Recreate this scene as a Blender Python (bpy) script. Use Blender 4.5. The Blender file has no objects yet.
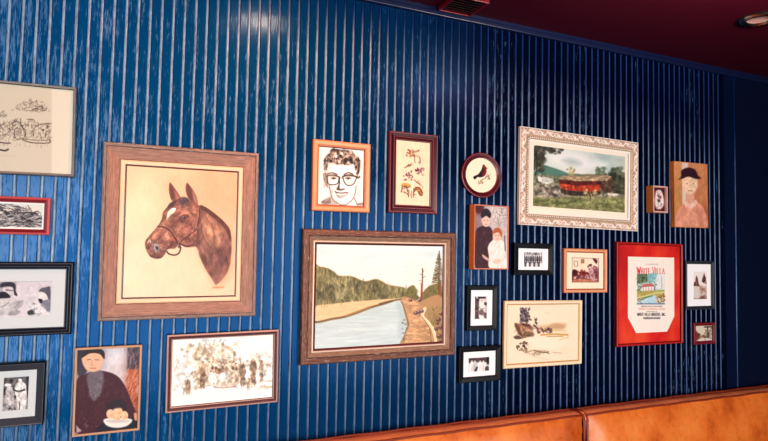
import bpy, bmesh, math, random
import numpy as np
from mathutils import Vector, Matrix
SCN=bpy.context.scene;COL=SCN.collection
CAM_H=1.75;DIST=2.3466          # camera height and distance from the picture wall
def lin(c):
    c=np.asarray(c,float)/255.;return np.where(c<=.04045,c/12.92,((c+.055)/1.055)**2.4)
def L4(c): return tuple(float(v) for v in lin(c))+(1.,)
def tag(o,label=None,cat=None,group=None,kind=None):
    if label:o['label']=label
    if cat:o['category']=cat
    if group:o['group']=group
    if kind:o['kind']=kind
    return o
def empty(name,loc,label,cat,group=None):
    o=bpy.data.objects.new(name,None);COL.objects.link(o);o.location=loc;o.empty_display_size=.05
    return tag(o,label,cat,group)
def link(name,me,mat,parent=None):
    o=bpy.data.objects.new(name,me);COL.objects.link(o)
    if mat is not None: me.materials.append(mat)
    if parent is not None:o.parent=parent
    return o
def mesh(name,v,f,mat,parent=None,smooth=False):
    me=bpy.data.meshes.new(name);me.from_pydata([tuple(p) for p in v],[],f);me.update()
    if smooth:
        for p in me.polygons:p.use_smooth=True
    return link(name,me,mat,parent)
def bm_obj(name,bm,mat,parent=None,smooth=False):
    me=bpy.data.meshes.new(name);bmesh.ops.recalc_face_normals(bm,faces=bm.faces);bm.to_mesh(me);bm.free()
    if smooth:
        for p in me.polygons:p.use_smooth=True
    return link(name,me,mat,parent)
def bbox(bm,x0,x1,y0,y1,z0,z1,bev=0.,seg=2):
    r=bmesh.ops.create_cube(bm,size=1.)['verts']
    for v in r: v.co=Vector(((x0+x1)/2+v.co.x*(x1-x0),(y0+y1)/2+v.co.y*(y1-y0),(z0+z1)/2+v.co.z*(z1-z0)))
    if bev:
        e=list({e for v in r for e in v.link_edges});bmesh.ops.bevel(bm,geom=e,offset=bev,segments=seg,profile=.5,affect='EDGES')
    return bm
# ---------------------------------------------------------------- materials
class NT:
    def __init__(s,name):
        s.m=bpy.data.materials.new(name);s.m.use_nodes=True;s.t=s.m.node_tree;s.b=s.t.nodes['Principled BSDF']
    def n(s,typ,**k):
        o=s.t.nodes.new(typ)
        for a,v in k.items():
            if hasattr(o,a) and not a.startswith('i_'): setattr(o,a,v)
            else: o.inputs[a[2:].replace('_',' ')].default_value=v
        return o
    def l(s,a,b): s.t.links.new(a,b)
    def noise(s,vec,scale,detail=3,rough=.55):
        o=s.n('ShaderNodeTexNoise');o.inputs['Scale'].default_value=scale;o.inputs['Detail'].default_value=detail;o.inputs['Roughness'].default_value=rough
        if vec is not None:s.l(vec,o.inputs['Vector'])
        return o.outputs['Fac']
    def mapping(s,src,scale):
        o=s.n('ShaderNodeMapping');o.inputs['Scale'].default_value=scale;s.l(src,o.inputs['Vector']);return o.outputs['Vector']
    def coord(s,w='Object'): return s.n('ShaderNodeTexCoord').outputs[w]
    def ramp(s,fac,stops):
        o=s.n('ShaderNodeValToRGB');e=o.color_ramp.elements
        while len(e)<len(stops): e.new(.5)
        for x,(p,c) in zip(e,stops): x.position=p;x.color=c if len(c)==4 else tuple(c)+(1,)
        s.l(fac,o.inputs['Fac']);return o.outputs['Color']
    def mix(s,fac,a,b,mode='MIX'):
        o=s.n('ShaderNodeMix',data_type='RGBA',blend_type=mode)
        for sock,v in ((o.inputs[0],fac),(o.inputs[6],a),(o.inputs[7],b)):
            if isinstance(v,(int,float)): sock.default_value=v
            elif isinstance(v,tuple): sock.default_value=v
            else:s.l(v,sock)
        return o.outputs[2]
    def math(s,op,a,b=0.,clamp=False):
        o=s.n('ShaderNodeMath',operation=op,use_clamp=clamp)
        for sock,v in ((o.inputs[0],a),(o.inputs[1],b)):
            if isinstance(v,(int,float)): sock.default_value=v
            else:s.l(v,sock)
        return o.outputs[0]
    def bump(s,h,strength,dist=.002,normal=None):
        o=s.n('ShaderNodeBump');o.inputs['Strength'].default_value=strength;o.inputs['Distance'].default_value=dist;s.l(h,o.inputs['Height'])
        if normal is not None:s.l(normal,o.inputs['Normal'])
        s.l(o.outputs['Normal'],s.b.inputs['Normal']);return o.outputs['Normal']
    def set(s,**k):
        for a,v in k.items():
            i=s.b.inputs[a.replace('_',' ')]
            if isinstance(v,(int,float,tuple)): i.default_value=v
            else: s.l(v,i)
        return s
def plain(name,col,rough=.5,spec=.4,metal=0.,mott=.12,scale=30):
    t=NT(name);n=t.noise(t.coord(),scale,4)
    c=t.mix(n,tuple(v*(1-mott) for v in L4(col)[:3])+(1,),tuple(min(1,v*(1+mott)) for v in L4(col)[:3])+(1,))
    t.set(Base_Color=c,Roughness=rough,Specular_IOR_Level=spec,Metallic=metal);t.bump(n,.08);return t.m
def wood(name,amt=.35,rough=.5,spec=.35,grain=(6,260,1),distress=0.,dcol=(190,180,170),bump=.15):
    # colour comes from the moulding's own 'tint' bands; grain runs along each rail
    t=NT(name);a=t.n('ShaderNodeAttribute',attribute_name='tint').outputs['Color'];uv=t.coord('UV')
    n=t.noise(t.mapping(uv,grain),1.,5,.6);n2=t.noise(t.mapping(uv,(grain[0]*3,grain[1]*.35,1)),1.,3)
    m=t.math('MULTIPLY_ADD',t.math('ADD',t.math('MULTIPLY',n,.65),t.math('MULTIPLY',n2,.35)),2*amt*2);m.node.inputs[2].default_value=1-amt*2
    mx=t.n('ShaderNodeCombineColor');[t.l(m,mx.inputs[i]) for i in range(3)]
    c=t.mix(1.,a,mx.outputs[0],'MULTIPLY')
    if distress:
        f=t.ramp(t.noise(t.mapping(uv,(26,420,1)),1.,6,.7),[(.5+.1*(1-distress),(0,0,0,1)),(.62+.1*(1-distress),(1,1,1,1))])
        c=t.mix(f,c,L4(dcol))
    t.set(Base_Color=c,Roughness=rough,Specular_IOR_Level=spec)
    t.bump(n,bump,.001);return t.m
def painted(name,rough=.6,spec=.25,canvas=0.):
    t=NT(name);a=t.n('ShaderNodeAttribute',attribute_name='paint').outputs['Color']
    t.set(Base_Color=a,Roughness=rough,Specular_IOR_Level=spec)
    if canvas: t.bump(t.noise(t.coord(),420,3),canvas,.0006)
    return t.m
# ---------------------------------------------------------------- picture builders (local frame: x right, z up, -y towards the room)
def set_cols(me,name,cols,domain='CORNER'):
    a=me.color_attributes.new(name,'FLOAT_COLOR',domain);a.data.foreach_set('color',np.asarray(cols,np.float32).ravel())
def moulding(name,w,h,prof,mat,parent,sub=1):
    """prof: [(inset, depth, colour of the band that starts here)], from the wall side outward and in to the sight edge."""
    V=[];F=[];C=[];UV=[]
    arc=[0.]
    for a,b in zip(prof,prof[1:]): arc.append(arc[-1]+math.hypot(b[0]-a[0],b[1]-a[1]))
    for side in range(4):
        Ln=w if side%2==0 else h
        for k in range(len(prof)-1):
            base=len(V)
            q=[]
            for (i,d,_) in (prof[k],prof[k+1]):
                for t in (0,1):
                    u=i if t==0 else Ln-i
                    q.append((u,i,d))
            for (u,i,d) in q:
                if side==0: p=(-w/2+u,-d,-h/2+i)
                elif side==1: p=(w/2-i,-d,-h/2+u)
                elif side==2: p=(w/2-u,-d,h/2-i)
                else: p=(-w/2+i,-d,h/2-u)
                V.append(p)
            F.append((base,base+1,base+3,base+2))
            c=L4(prof[k][2]);C+=[c]*4
            o=side*3.7+w*7
            UV+=[(q[0][0]+o,arc[k]+side),(q[1][0]+o,arc[k]+side),(q[3][0]+o,arc[k+1]+side),(q[2][0]+o,arc[k+1]+side)]
    me=bpy.data.meshes.new(name);me.from_pydata(V,[],F);me.update()
    set_cols(me,'tint',C)
    uv=me.uv_layers.new(name='UVMap');uv.data.foreach_set('uv',np.array(UV,np.float32).ravel())
    return link(name,me,mat,parent)
def panel(name,x0,x1,z0,z1,y,mat,parent,th=.003):
    bm=bmesh.new();bbox(bm,x0,x1,y,y+th,z0,z1);return bm_obj(name,bm,mat,parent)
def art_panel(name,key,x0,x1,z0,z1,y,mat,parent,keep=None):
    a=ART[key];nu,nv=a.nu,a.nv
    u=a.u.ravel();v=a.v.ravel()
    co=np.stack([x0+u*(x1-x0),np.full(u.shape,y),z1-v*(z1-z0)],1)
    i=np.arange(nu*nv).reshape(nv,nu)
    f=np.stack([i[:-1,:-1],i[1:,:-1],i[1:,1:],i[:-1,1:]],-1).reshape(-1,4)
    if keep is not None:
        k=keep(u,v);f=f[k[f].all(1)]
        used=np.unique(f);re=np.full(len(u),-1);re[used]=np.arange(len(used));co=co[used];f=re[f]
    else: used=slice(None)
    me=bpy.data.meshes.new(name)
    me.vertices.add(len(co));me.vertices.foreach_set('co',co.astype(np.float32).ravel())
    me.loops.add(f.size);me.loops.foreach_set('vertex_index',f.astype(np.int32).ravel())
    me.polygons.add(len(f));me.polygons.foreach_set('loop_start',np.arange(0,f.size,4,dtype=np.int32))
    me.update(calc_edges=True)
    im=np.clip(a.img,0,1).reshape(-1,3)[used]
    l=np.where(im<=.04045,im/12.92,((im+.055)/1.055)**2.4)
    set_cols(me,'paint',np.concatenate([l,np.ones((len(l),1))],1),'POINT')
    return link(name,me,mat,parent)
LAMP_ON=600.;LOOK='Medium High Contrast';EXPO=-.15
PL_BASE=(1,9,34);PL_LIT=(2,76,124);PL_SPEC=.34;PL_IOR=1.55;PL_TINT=(.15,.4,1.,1.);PL_ROUGH=.10;PL_BUMP=.5;BEAD_GLINT=1.0;BEAD_FALL=.2;BEAD_SPEC=.4
LIGHTS=[('window_light',(-2.2,-2.0,2.3),(1.0,0,1.9),1.3,1.4,30,(1.,.98,.96)),
        ('room_light',(1.4,-4.0,1.4),(1.5,0,1.3),5.6,2.1,105,(1.,.99,.98),120),
        ('ceiling_fill',(2.1,-1.45,2.66),(2.1,-1.45,2.9),.25,.25,85.,(1.,.85,.8))]  # last one: added upward fill without a fixture, brightens the red ceiling
# ---------------------------------------------------------------- painter: colours for the pictures' surfaces
def hom(q):
    # unit square (u right, v down) -> quad TL,TR,BL,BR
    A=[];b=[]
    for (u,v),(x,y) in zip(((0,0),(1,0),(0,1),(1,1)),q):
        A.append([u,v,1,0,0,0,-u*x,-v*x]);b.append(x)
        A.append([0,0,0,u,v,1,-u*y,-v*y]);b.append(y)
    h=np.linalg.solve(np.array(A,float),np.array(b,float))
    return np.append(h,1).reshape(3,3)
def vnoise(shape,sx,sy,rng,oct=1):
    H,W=shape;out=np.zeros(shape);amp=1.;tot=0
    for o in range(oct):
        gx=max(2,int(W/max(sx,1))+2);gy=max(2,int(H/max(sy,1))+2)
        g=rng.random((gy,gx))
        x=np.linspace(0,gx-1.001,W);y=np.linspace(0,gy-1.001,H)
        xi=x.astype(int);yi=y.astype(int);xf=x-xi;yf=y-yi
        xf=xf*xf*(3-2*xf);yf=yf*yf*(3-2*yf)
        a=g[yi][:,xi]*(1-xf)+g[yi][:,xi+1]*xf
        b=g[yi+1][:,xi]*(1-xf)+g[yi+1][:,xi+1]*xf
        out+=amp*(a*(1-yf[:,None])+b*yf[:,None]);tot+=amp;amp*=.55;sx/=2;sy/=2
    return out/tot-.5
class Art:
    def __init__(s,quad,nu,nv,bg,seed=1):
        s.nu,s.nv=nu,nv
        Hm=hom(quad);u,v=np.meshgrid(np.linspace(0,1,nu),np.linspace(0,1,nv))
        w=Hm[2,0]*u+Hm[2,1]*v+1
        s.X=(Hm[0,0]*u+Hm[0,1]*v+Hm[0,2])/w;s.Y=(Hm[1,0]*u+Hm[1,1]*v+Hm[1,2])/w
        s.u,s.v=u,v;s.Hi=np.linalg.inv(Hm)
        s.img=np.empty((nv,nu,3));s.img[:]=np.array(bg)/255.
        s.rng=np.random.default_rng(seed);s.crop(0,0,1)
    def crop(s,x0,y0,k): s.c=(x0,y0,k);return s
    def T(s,p): p=np.asarray(p,float);return p/s.c[2]+np.array(s.c[:2])
    def box(s,P,pad):
        # grid index bounds of a set of points
        lo=P.min(0)-pad;hi=P.max(0)+pad
        C=np.array([[lo[0],lo[1],1],[hi[0],lo[1],1],[lo[0],hi[1],1],[hi[0],hi[1],1]])@s.Hi.T
        C=C[:,:2]/C[:,2:]
        i0=int(np.clip(np.floor(C[:,0].min()*(s.nu-1)),0,s.nu));i1=int(np.clip(np.ceil(C[:,0].max()*(s.nu-1))+1,0,s.nu))
        j0=int(np.clip(np.floor(C[:,1].min()*(s.nv-1)),0,s.nv));j1=int(np.clip(np.ceil(C[:,1].max()*(s.nv-1))+1,0,s.nv))
        return slice(j0,j1),slice(i0,i1)
    def put(s,sl,a,col):
        a=np.clip(a,0,1)[...,None]
        s.img[sl]=s.img[sl]*(1-a)+np.array(col)/255.*a
    @staticmethod
    def smooth(P,closed=True,n=6):
        P=np.asarray(P,float);N=len(P);out=[]
        rngi=range(N if closed else N-1)
        for i in rngi:
            g=lambda k:P[k%N] if closed else P[min(max(k,0),N-1)]
            p0,p1,p2,p3=g(i-1),g(i),g(i+1),g(i+2)
            for t in np.arange(n)/n:
                out.append(.5*((2*p1)+(-p0+p2)*t+(2*p0-5*p1+4*p2-p3)*t*t+(-p0+3*p1-3*p2+p3)*t**3))
        if not closed: out.append(P[-1])
        return np.array(out)
    @staticmethod
    def segd(X,Y,P,closed):
        d=np.full(X.shape,1e9);n=len(P)
        for i in range(n if closed else n-1):
            a=P[i];b=P[(i+1)%n];ab=b-a;L=ab@ab+1e-12
            t=np.clip(((X-a[0])*ab[0]+(Y-a[1])*ab[1])/L,0,1)
            d=np.minimum(d,(X-a[0]-t*ab[0])**2+(Y-a[1]-t*ab[1])**2)
        return np.sqrt(d)
    def mask(s,P,soft):
        sl=s.box(P,soft+.5);X,Y=s.X[sl],s.Y[sl]
        ins=np.zeros(X.shape,bool);n=len(P)
        for i in range(n):
            x1,y1=P[i];x2,y2=P[(i+1)%n]
            if y1==y2: continue
            c=((y1>Y)!=(y2>Y))&(X<(x2-x1)*(Y-y1)/(y2-y1)+x1)
            ins^=c
        d=s.segd(X,Y,P,True)
        return sl,np.clip(.5+np.where(ins,d,-d)/max(soft,.05),0,1)
    def poly(s,pts,col,a=1.,soft=.7,sm=True):
        P=s.T(pts);P=s.smooth(P) if sm and len(P)>3 else P
        sl,m=s.mask(P,soft);s.put(sl,m*a,col);return s
    def line(s,pts,w,col,a=1.,sm=True,soft=.5):
        P=s.T(pts);P=s.smooth(P,False,4) if sm and len(P)>2 else P
        sl=s.box(P,w+1);d=s.segd(s.X[sl],s.Y[sl],P,False)
        s.put(sl,np.clip((w/2-d)/soft+.5,0,1)*a*min(1,1),col);return s
    def ell(s,cx,cy,rx,ry,col,a=1.,soft=.35):
        # soft = fraction of radius that fades
        c=s.T((cx,cy));rx/=s.c[2];ry/=s.c[2]
        sl=s.box(np.array([c-[rx,ry],c+[rx,ry]]),1)
        r=np.sqrt(((s.X[sl]-c[0])/rx)**2+((s.Y[sl]-c[1])/ry)**2)
        s.put(sl,np.clip((1-r)/soft,0,1)*a,col);return s
    def specks(s,pts,n,ln,w,cols,ang=90,spread=25,a=.7,curve=True):
        # n short strokes inside a polygon; ln, w in photo px
        P=s.T(pts);lo=P.min(0);hi=P.max(0)
        k=0
        while k<n:
            x,y=lo+(hi-lo)*s.rng.random(2)
            c=False
            for i in range(len(P)):
                x1,y1=P[i];x2,y2=P[(i+1)%len(P)]
                if (y1>y)!=(y2>y) and x<(x2-x1)*(y-y1)/(y2-y1)+x1: c=not c
            k+=1
            if not c: continue
            t=np.radians(ang+spread*s.rng.normal());L=ln*(.5+s.rng.random())/2
            d=np.array([np.cos(t),-np.sin(t)])*L
            col=cols[s.rng.integers(len(cols))]
            Q=np.array([[x,y]-d,[x,y]+d]);sl=s.box(Q,w+1)
            dd=s.segd(s.X[sl],s.Y[sl],Q,False)
            s.put(sl,np.clip((w/2-dd)/.5+.5,0,1)*a*(.6+.4*s.rng.random()),col)
        return s
    def mottle(s,amt,sx,sy,oct=2,tint=(1,1,1)):
        n=vnoise((s.nv,s.nu),sx,sy,s.rng,oct)
        s.img=np.clip(s.img+n[...,None]*amt*np.array(tint),0,1);return s
    def tex(s,pts,amt,sx,sy,soft=1.,sharp=1.):
        # brushy light-dark variation inside a shape; sx, sy in grid cells
        P=s.smooth(s.T(pts));sl,m=s.mask(P,soft);n=vnoise((s.nv,s.nu),sx,sy,s.rng,3)[sl]
        n=np.clip(n*sharp*.9,-.4,.4)
        s.img[sl]=np.clip(s.img[sl]*(1+amt*(n*m)[...,None])+.10*amt*(np.clip(n,0,1)*m)[...,None],0,1);return s
    def grad(s,ctl,a=1.):
        # inverse-distance blend of (u,v,colour)
        W=np.zeros(s.u.shape);C=np.zeros(s.img.shape)
        for u,v,c in ctl:
            w=1/((s.u-u)**2+(s.v-v)**2+.02)**1.5;W+=w;C+=w[...,None]*np.array(c)/255.
        s.img=s.img*(1-a)+a*C/W[...,None];return s
    def blots(s,pts,n,r,cols,a=.8):
        P=s.T(pts);lo=P.min(0);hi=P.max(0);s0=s.c;s.c=(0,0,1)
        for _ in range(n):
            x,y=lo+(hi-lo)*s.rng.random(2);rr=r*(.5+s.rng.random())
            s.ell(x,y,rr*(.6+.8*s.rng.random()),rr*(.6+.8*s.rng.random()),cols[s.rng.integers(len(cols))],a*(.6+.4*s.rng.random()),.5)
        s.c=s0;return s
def rect(x0,y0,x1,y1): return [(x0,y0),(x1,y0),(x1,y1),(x0,y1)]
QUADS={"ink": [[-55.7, 78.3], [73.2, 90.8], [-58.8, 168.0], [71.1, 174.0]], "redsmall": [[-36.1, 201.7], [42.9, 204.6], [-37.3, 226.3], [41.9, 228.2]], "couple": [[-35.2, 281.8], [51.8, 281.1], [-37.0, 318.5], [50.3, 315.9]], "blackll": [[3.6, 377.7], [29.3, 376.1], [1.9, 411.6], [27.7, 409.5]], "two": [[77.6, 350.0], [139.9, 346.7], [74.4, 434.5], [137.3, 427.9]], "group": [[172.9, 340.2], [272.9, 334.9], [171.2, 406.5], [271.8, 396.7]], "horse": [[127.6, 166.3], [237.0, 173.1], [123.3, 297.2], [234.0, 294.8]], "glass": [[319.4, 146.9], [363.6, 150.8], [318.2, 203.7], [362.6, 205.8]], "flower": [[396.8, 140.2], [429.6, 143.4], [395.9, 204.0], [429.0, 205.6]], "land": [[316.7, 244.2], [442.6, 246.4], [314.6, 348.8], [441.7, 341.3]], "dbl": [[475.1, 205.4], [507.7, 207.4], [474.3, 268.1], [507.1, 268.3]], "ornate": [[534.7, 144.6], [626.4, 156.3], [533.7, 206.0], [626.0, 212.8]], "sb1": [[524.2, 252.0], [542.6, 252.4], [524.1, 266.8], [542.5, 267.0]], "orange": [[571.9, 257.3], [599.3, 257.9], [571.8, 282.6], [599.2, 282.6]], "sb2": [[475.0, 296.5], [487.4, 296.3], [474.6, 319.3], [487.0, 319.0]], "sb3": [[468.5, 358.1], [489.7, 356.7], [468.3, 372.4], [489.5, 370.8]], "cream": [[507.6, 305.3], [578.1, 304.4], [506.6, 363.8], [577.5, 359.4]], "red": [[627.8, 256.5], [674.0, 257.7], [627.7, 333.5], [674.2, 331.2]], "tiny": [[652.1, 187.3], [664.4, 188.2], [652.3, 210.9], [664.6, 211.6]], "hat": [[673.9, 161.5], [706.7, 164.6], [674.8, 226.6], [707.8, 227.6]], "church": [[693.5, 271.6], [706.9, 271.6], [693.7, 299.4], [707.1, 299.1]], "maroon": [[695.1, 326.2], [711.9, 325.5], [695.2, 341.1], [712.0, 340.1]], "oval": [[466.1, 157.2], [496.1, 159.6], [466.1, 191.3], [496.2, 192.9]]}
ART={}
def art(key,nu,nv,bg,seed=1):
    a=Art(QUADS[key],nu,nv,bg,seed);ART[key]=a;return a
# ---- bay horse in a halter, oil on a cream ground
a=art('horse',230,276,(243,229,194),3)
a.grad([(0,0,(238,214,176)),(.1,.3,(243,230,190)),(.5,0,(243,206,166)),(1,0,(236,186,150)),(1,.3,(240,190,150)),(.75,.15,(240,186,146)),(1,.6,(240,205,170)),(0,.7,(246,234,200)),(.3,1,(244,230,196)),(.65,.75,(246,222,186)),(1,1,(243,215,180))])
a.img*=.935;a.mottle(.07,40,40,3,(.6,1,1)).mottle(.03,3,12,2)
a.crop(140,180,4.01)
a.poly([(232,262),(262,352),(292,408),(312,425),(352,400),(372,352),(374,250),(352,190),(300,250)],(228,160,120),.55,9)
neck=[(236,108),(262,112),(300,140),(335,170),(356,200),(364,250),(362,310),(352,358),(330,395),(305,417),(296,412),(280,385),(258,350),(240,310),(226,270),(215,262),(205,200)]
a.poly(neck,(134,92,80),1,1.2)
a.poly([(255,135),(300,160),(330,195),(335,235),(310,270),(285,250),(262,215)],(192,138,108),.6,5)
a.poly([(250,160),(270,190),(300,200),(290,220),(262,205)],(206,158,124),.55,3)
a.poly([(300,205),(322,215),(318,250),(300,240)],(212,164,134),.5,3)
a.poly([(232,265),(250,290),(275,345),(300,400),(285,385),(258,345)],(112,66,56),.55,3)
a.poly([(240,265),(255,280),(280,330),(270,310),(250,290)],(206,160,134),.5,2.5)
a.poly([(300,275),(330,285),(345,330),(325,375),(300,360),(285,310)],(130,82,78),.6,6)
a.poly([(320,215),(350,240),(356,300),(340,345),(335,300)],(112,66,62),.45,5)
a.poly([(238,104),(262,110),(300,137),(335,168),(358,200),(364,250),(356,240),(345,205),(310,168),(270,135),(244,118)],(92,56,46),.95,1)
a.line([(330,268),(340,300),(350,332)],.6,(92,46,42),.9).line([(285,300),(310,285),(330,275)],.6,(104,58,50),.7)
a.line([(356,250),(356,305)],.7,(88,48,44),.7)
a.tex(neck,.7,12,20,2).tex(neck,.4,4,9,2)
a.specks(neck,260,2.2,.45,[(190,138,110),(110,66,56),(205,158,126),(128,84,70)],70,25,.3)
ears=[[(121,12),(116,30),(119,60),(128,84),(150,88),(163,74),(150,50),(135,28)],[(188,13),(182,32),(186,58),(195,78),(212,95),(230,104),(228,75),(214,45),(200,25)]]
for e in ears: a.poly(e,(134,86,74),1,.8)
a.poly([(123,20),(120,50),(130,80),(140,70),(134,40)],(100,60,56),.8,1.5).poly([(140,45),(158,74),(148,84),(142,65)],(176,124,104),.8,1.5)
a.poly([(191,20),(188,55),(205,85),(212,80),(205,45)],(98,60,56),.8,1.5).poly([(210,45),(226,78),(226,95),(216,82)],(184,132,108),.8,1.5)
head=[(150,80),(165,72),(185,72),(200,85),(228,98),(240,112),(242,150),(236,200),(232,250),(222,264),(200,270),(180,268),(165,258),(150,265),(140,274),(120,276),(108,282),(100,298),(86,312),(65,314),(45,306),(30,288),(23,264),(24,244),(36,228),(56,204),(74,184),(86,166),(92,150),(94,130),(108,112),(122,98),(138,88)]
a.poly(head,(136,88,74),1,.9)
a.poly([(95,130),(90,152),(84,168),(72,188),(40,226),(26,246),(38,240),(64,212),(88,184),(104,150)],(120,70,58),.85,1.5)
a.poly([(108,152),(114,128),(130,114),(143,116),(138,130),(120,146),(106,165)],(246,234,206),1,1)
a.poly([(98,165),(130,150),(120,175),(90,205),(60,232),(50,240),(70,205)],(188,134,108),.8,3)
a.poly([(40,232),(70,205),(80,220),(55,250),(40,265),(32,255)],(182,126,104),.6,3)
a.poly([(120,95),(145,82),(140,100),(122,115),(108,118)],(92,66,66),1,1.2)
a.poly([(164,74),(180,70),(198,84),(186,98),(176,112),(168,118),(162,100)],(86,70,78),.95,1.5)
a.poly([(150,88),(163,100),(168,122),(158,140),(148,150),(146,110)],(150,92,84),.8,2)
a.poly([(165,128),(180,112),(192,108),(200,120),(196,130),(175,134)],(196,140,116),.7,2.5)
a.poly([(200,100),(222,108),(228,140),(220,170),(205,160),(208,130)],(178,120,98),.75,3)
a.poly([(157,152),(172,142),(188,141),(197,148),(185,160),(168,166),(158,162)],(98,58,52),1,1.2)
a.ell(177,152,10,7,(52,46,46),1,.4).ell(174,149,3,2,(150,166,176),.9)
a.line([(155,146),(170,137),(190,135),(203,142)],.9,(196,140,118),.8)
a.poly([(150,175),(170,172),(168,195),(150,206),(143,195)],(186,130,106),.6,3)
a.poly([(170,185),(205,175),(210,210),(195,245),(170,240),(160,215)],(140,84,72),.75,5)
a.poly([(175,195),(195,190),(198,215),(182,230),(172,215)],(182,124,106),.5,3)
a.poly([(100,210),(118,206),(125,235),(118,258),(100,262),(92,235)],(186,128,106),.65,3)
a.poly([(125,215),(145,210),(150,250),(135,262),(122,262)],(118,68,58),.6,3)
a.poly([(42,240),(58,248),(66,270),(58,290),(40,285),(30,262)],(108,66,62),.8,3)
a.poly([(56,252),(74,252),(82,270),(76,288),(60,290),(52,272)],(126,116,114),.9,2)
a.ell(70,272,7,9,(50,42,44),.95,.5).line([(62,258),(60,270),(66,284)],.8,(196,184,176),.9).line([(34,250),(40,240),(44,250)],.9,(228,206,188),.9)
a.poly([(40,298),(65,306),(90,302),(100,288),(92,302),(82,312),(64,314),(46,308)],(96,60,58),.9,1.5)
a.line([(84,270),(92,280),(104,276)],.8,(204,166,146),.8)
a.specks([(90,190),(140,160),(150,250),(110,270),(60,290),(40,250)],26,3.2,.6,[(206,156,130),(214,170,146)],55,18,.5).specks([(150,170),(220,120),(228,250),(170,260)],30,3.,.6,[(200,148,122),(104,58,50)],60,22,.45)
a.line([(60,205),(84,182),(100,160)],.7,(206,156,128),.7).line([(148,215),(160,190),(182,180)],.6,(206,160,136),.6).line([(198,235),(212,205),(210,170)],.6,(206,158,134),.6).line([(110,240),(118,222),(130,216)],.6,(214,168,142),.7).line([(170,225),(182,238),(200,232)],.5,(96,54,50),.7).line([(100,255),(112,266),(126,262)],.6,(100,56,52),.7)
a.line([(262,150),(290,190),(296,240)],.8,(110,66,58),.6).line([(250,190),(262,230),(284,262)],.7,(206,160,132),.6).line([(240,150),(246,200),(250,240)],.7,(112,68,58),.6).line([(300,215),(312,235),(310,262)],.6,(220,176,148),.6)
a.specks(head,200,2,.45,[(196,146,120),(116,70,58),(206,160,132),(104,60,52)],50,30,.28)
a.tex(head,.75,12,9,1).tex(head,.5,4,4,1)
lt=(84,46,44)
a.line([(74,186),(100,190),(122,204),(140,230),(152,258),(156,270)],1.5,lt,.95).line([(76,182),(102,186),(124,200),(143,228)],.5,(206,160,142),.7)
a.line([(238,112),(236,150),(226,192),(206,215),(170,242),(154,262)],1.1,lt,.85).line([(234,112),(232,150),(222,190)],.5,(206,160,134),.7)
a.line([(226,192),(232,220),(226,262)],1,lt,.7)
a.line([(108,286),(118,296),(140,300),(156,292),(163,274),(160,262)],1.5,lt,1).line([(110,280),(122,289),(142,291),(152,282)],.6,(226,200,176),.8)
a.line([(162,256),(185,266),(212,260)],1.3,lt,1).line([(166,263),(186,270),(208,266)],.5,(214,180,160),.8)
a.ell(226,192,5,6,(190,150,130),.9,.5).ell(226,192,3,3.5,lt,.9,.5).ell(153,262,5,6,(180,140,120),.8,.5)
a.crop(140,232,7.68).line([(556,424),(566,416),(574,424),(584,415),(592,424),(602,416),(612,423),(622,417),(638,418)],.7,(206,110,50),.9).line([(554,428),(640,424)],.4,(214,130,70),.7)

# ---- pencil portrait of a dark-haired man in heavy glasses
a=art('glass',118,140,(240,236,228),5)
a.mottle(.03,20,20,2)
D=(84,74,66);M=(136,124,114);L=(178,168,158)
a.crop(316,143,13.71)
face=[(165,300),(160,360),(175,440),(185,560),(200,640),(225,720),(270,790),(330,830),(400,830),(450,800),(500,740),(525,660),(545,560),(548,440),(540,340),(500,290),(330,270),(220,280)]
a.poly(face,(242,240,236),1,1)
a.poly([(115,240),(160,170),(230,95),(320,92),(400,105),(480,125),(560,190),(600,270),(590,380),(560,440),(535,400),(525,320),(490,290),(420,310),(360,290),(300,300),(240,285),(185,285),(165,330),(160,400),(140,440),(115,380)],M,.95,.9)
a.specks([(110,240),(230,90),(400,100),(560,190),(600,300),(560,440),(520,320),(420,310),(300,300),(180,285),(150,420),(115,380)],420,2.2,.5,[D,(70,60,54),L,(160,148,136),D],60,50,.75)
for p in ([(205,270),(190,220),(240,160),(260,200),(250,260)],[(300,285),(290,220),(340,170),(360,220),(340,270)],[(400,290),(380,240),(440,190),(500,220),(480,280)]):
    a.line(p,.8,(66,57,52),.7)
for x,y in ((232,245),(325,262),(280,190),(350,150)): a.ell(x,y,22,28,(206,198,188),.8,.6)
a.poly([(380,250),(430,205),(490,200),(500,235),(440,250),(400,275)],(64,54,50),.85,1)
a.line([(220,100),(250,85),(285,100)],.6,D,.8).line([(390,100),(410,125),(430,110)],.7,D,.9).line([(470,110),(500,130),(490,160)],.6,D,.8)
a.tex([(110,240),(160,160),(230,85),(400,90),(570,180),(610,280),(590,400),(560,450),(530,400),(520,320),(490,290),(300,300),(180,285),(160,400),(140,440),(112,380)],1.7,7,7,1,1.5)
# ears, brows, glasses
a.poly([(105,420),(150,430),(165,560),(175,620),(140,580),(110,500)],(150,138,126),.9,1)
a.specks(rect(105,420,170,600),40,2,.5,[D,M,L],80,20,.7)
a.line([(165,425),(225,410),(290,432)],1.3,D,.95).line([(385,432),(440,408),(500,428)],1.3,D,.95)
a.crop(316,175,13.71)
g=(58,50,46)
a.line([(160,20),(165,90),(185,125),(250,130),(300,110),(318,40)],1.05,g,.95).line([(160,10),(240,0),(318,25)],1.3,g,.95)
a.line([(372,40),(385,90),(420,135),(480,138),(520,105),(548,40)],1.05,g,.95).line([(365,20),(450,0),(560,25)],1.5,g,.95)
a.poly([(318,20),(345,45),(372,20),(368,50),(345,35),(322,60)],g,.95,.8).line([(318,30),(322,110)],1.4,g,.9)
a.line([(548,30),(575,40),(590,20)],1.4,g,.9).line([(595,15),(602,22)],.6,M,.8)
for cx in (245,440):
    a.poly([(cx-42,45),(cx,28),(cx+40,45),(cx,62)],(110,100,94),.9,.8);a.ell(cx-2,46,14,13,(40,36,36),1,.4)
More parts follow.
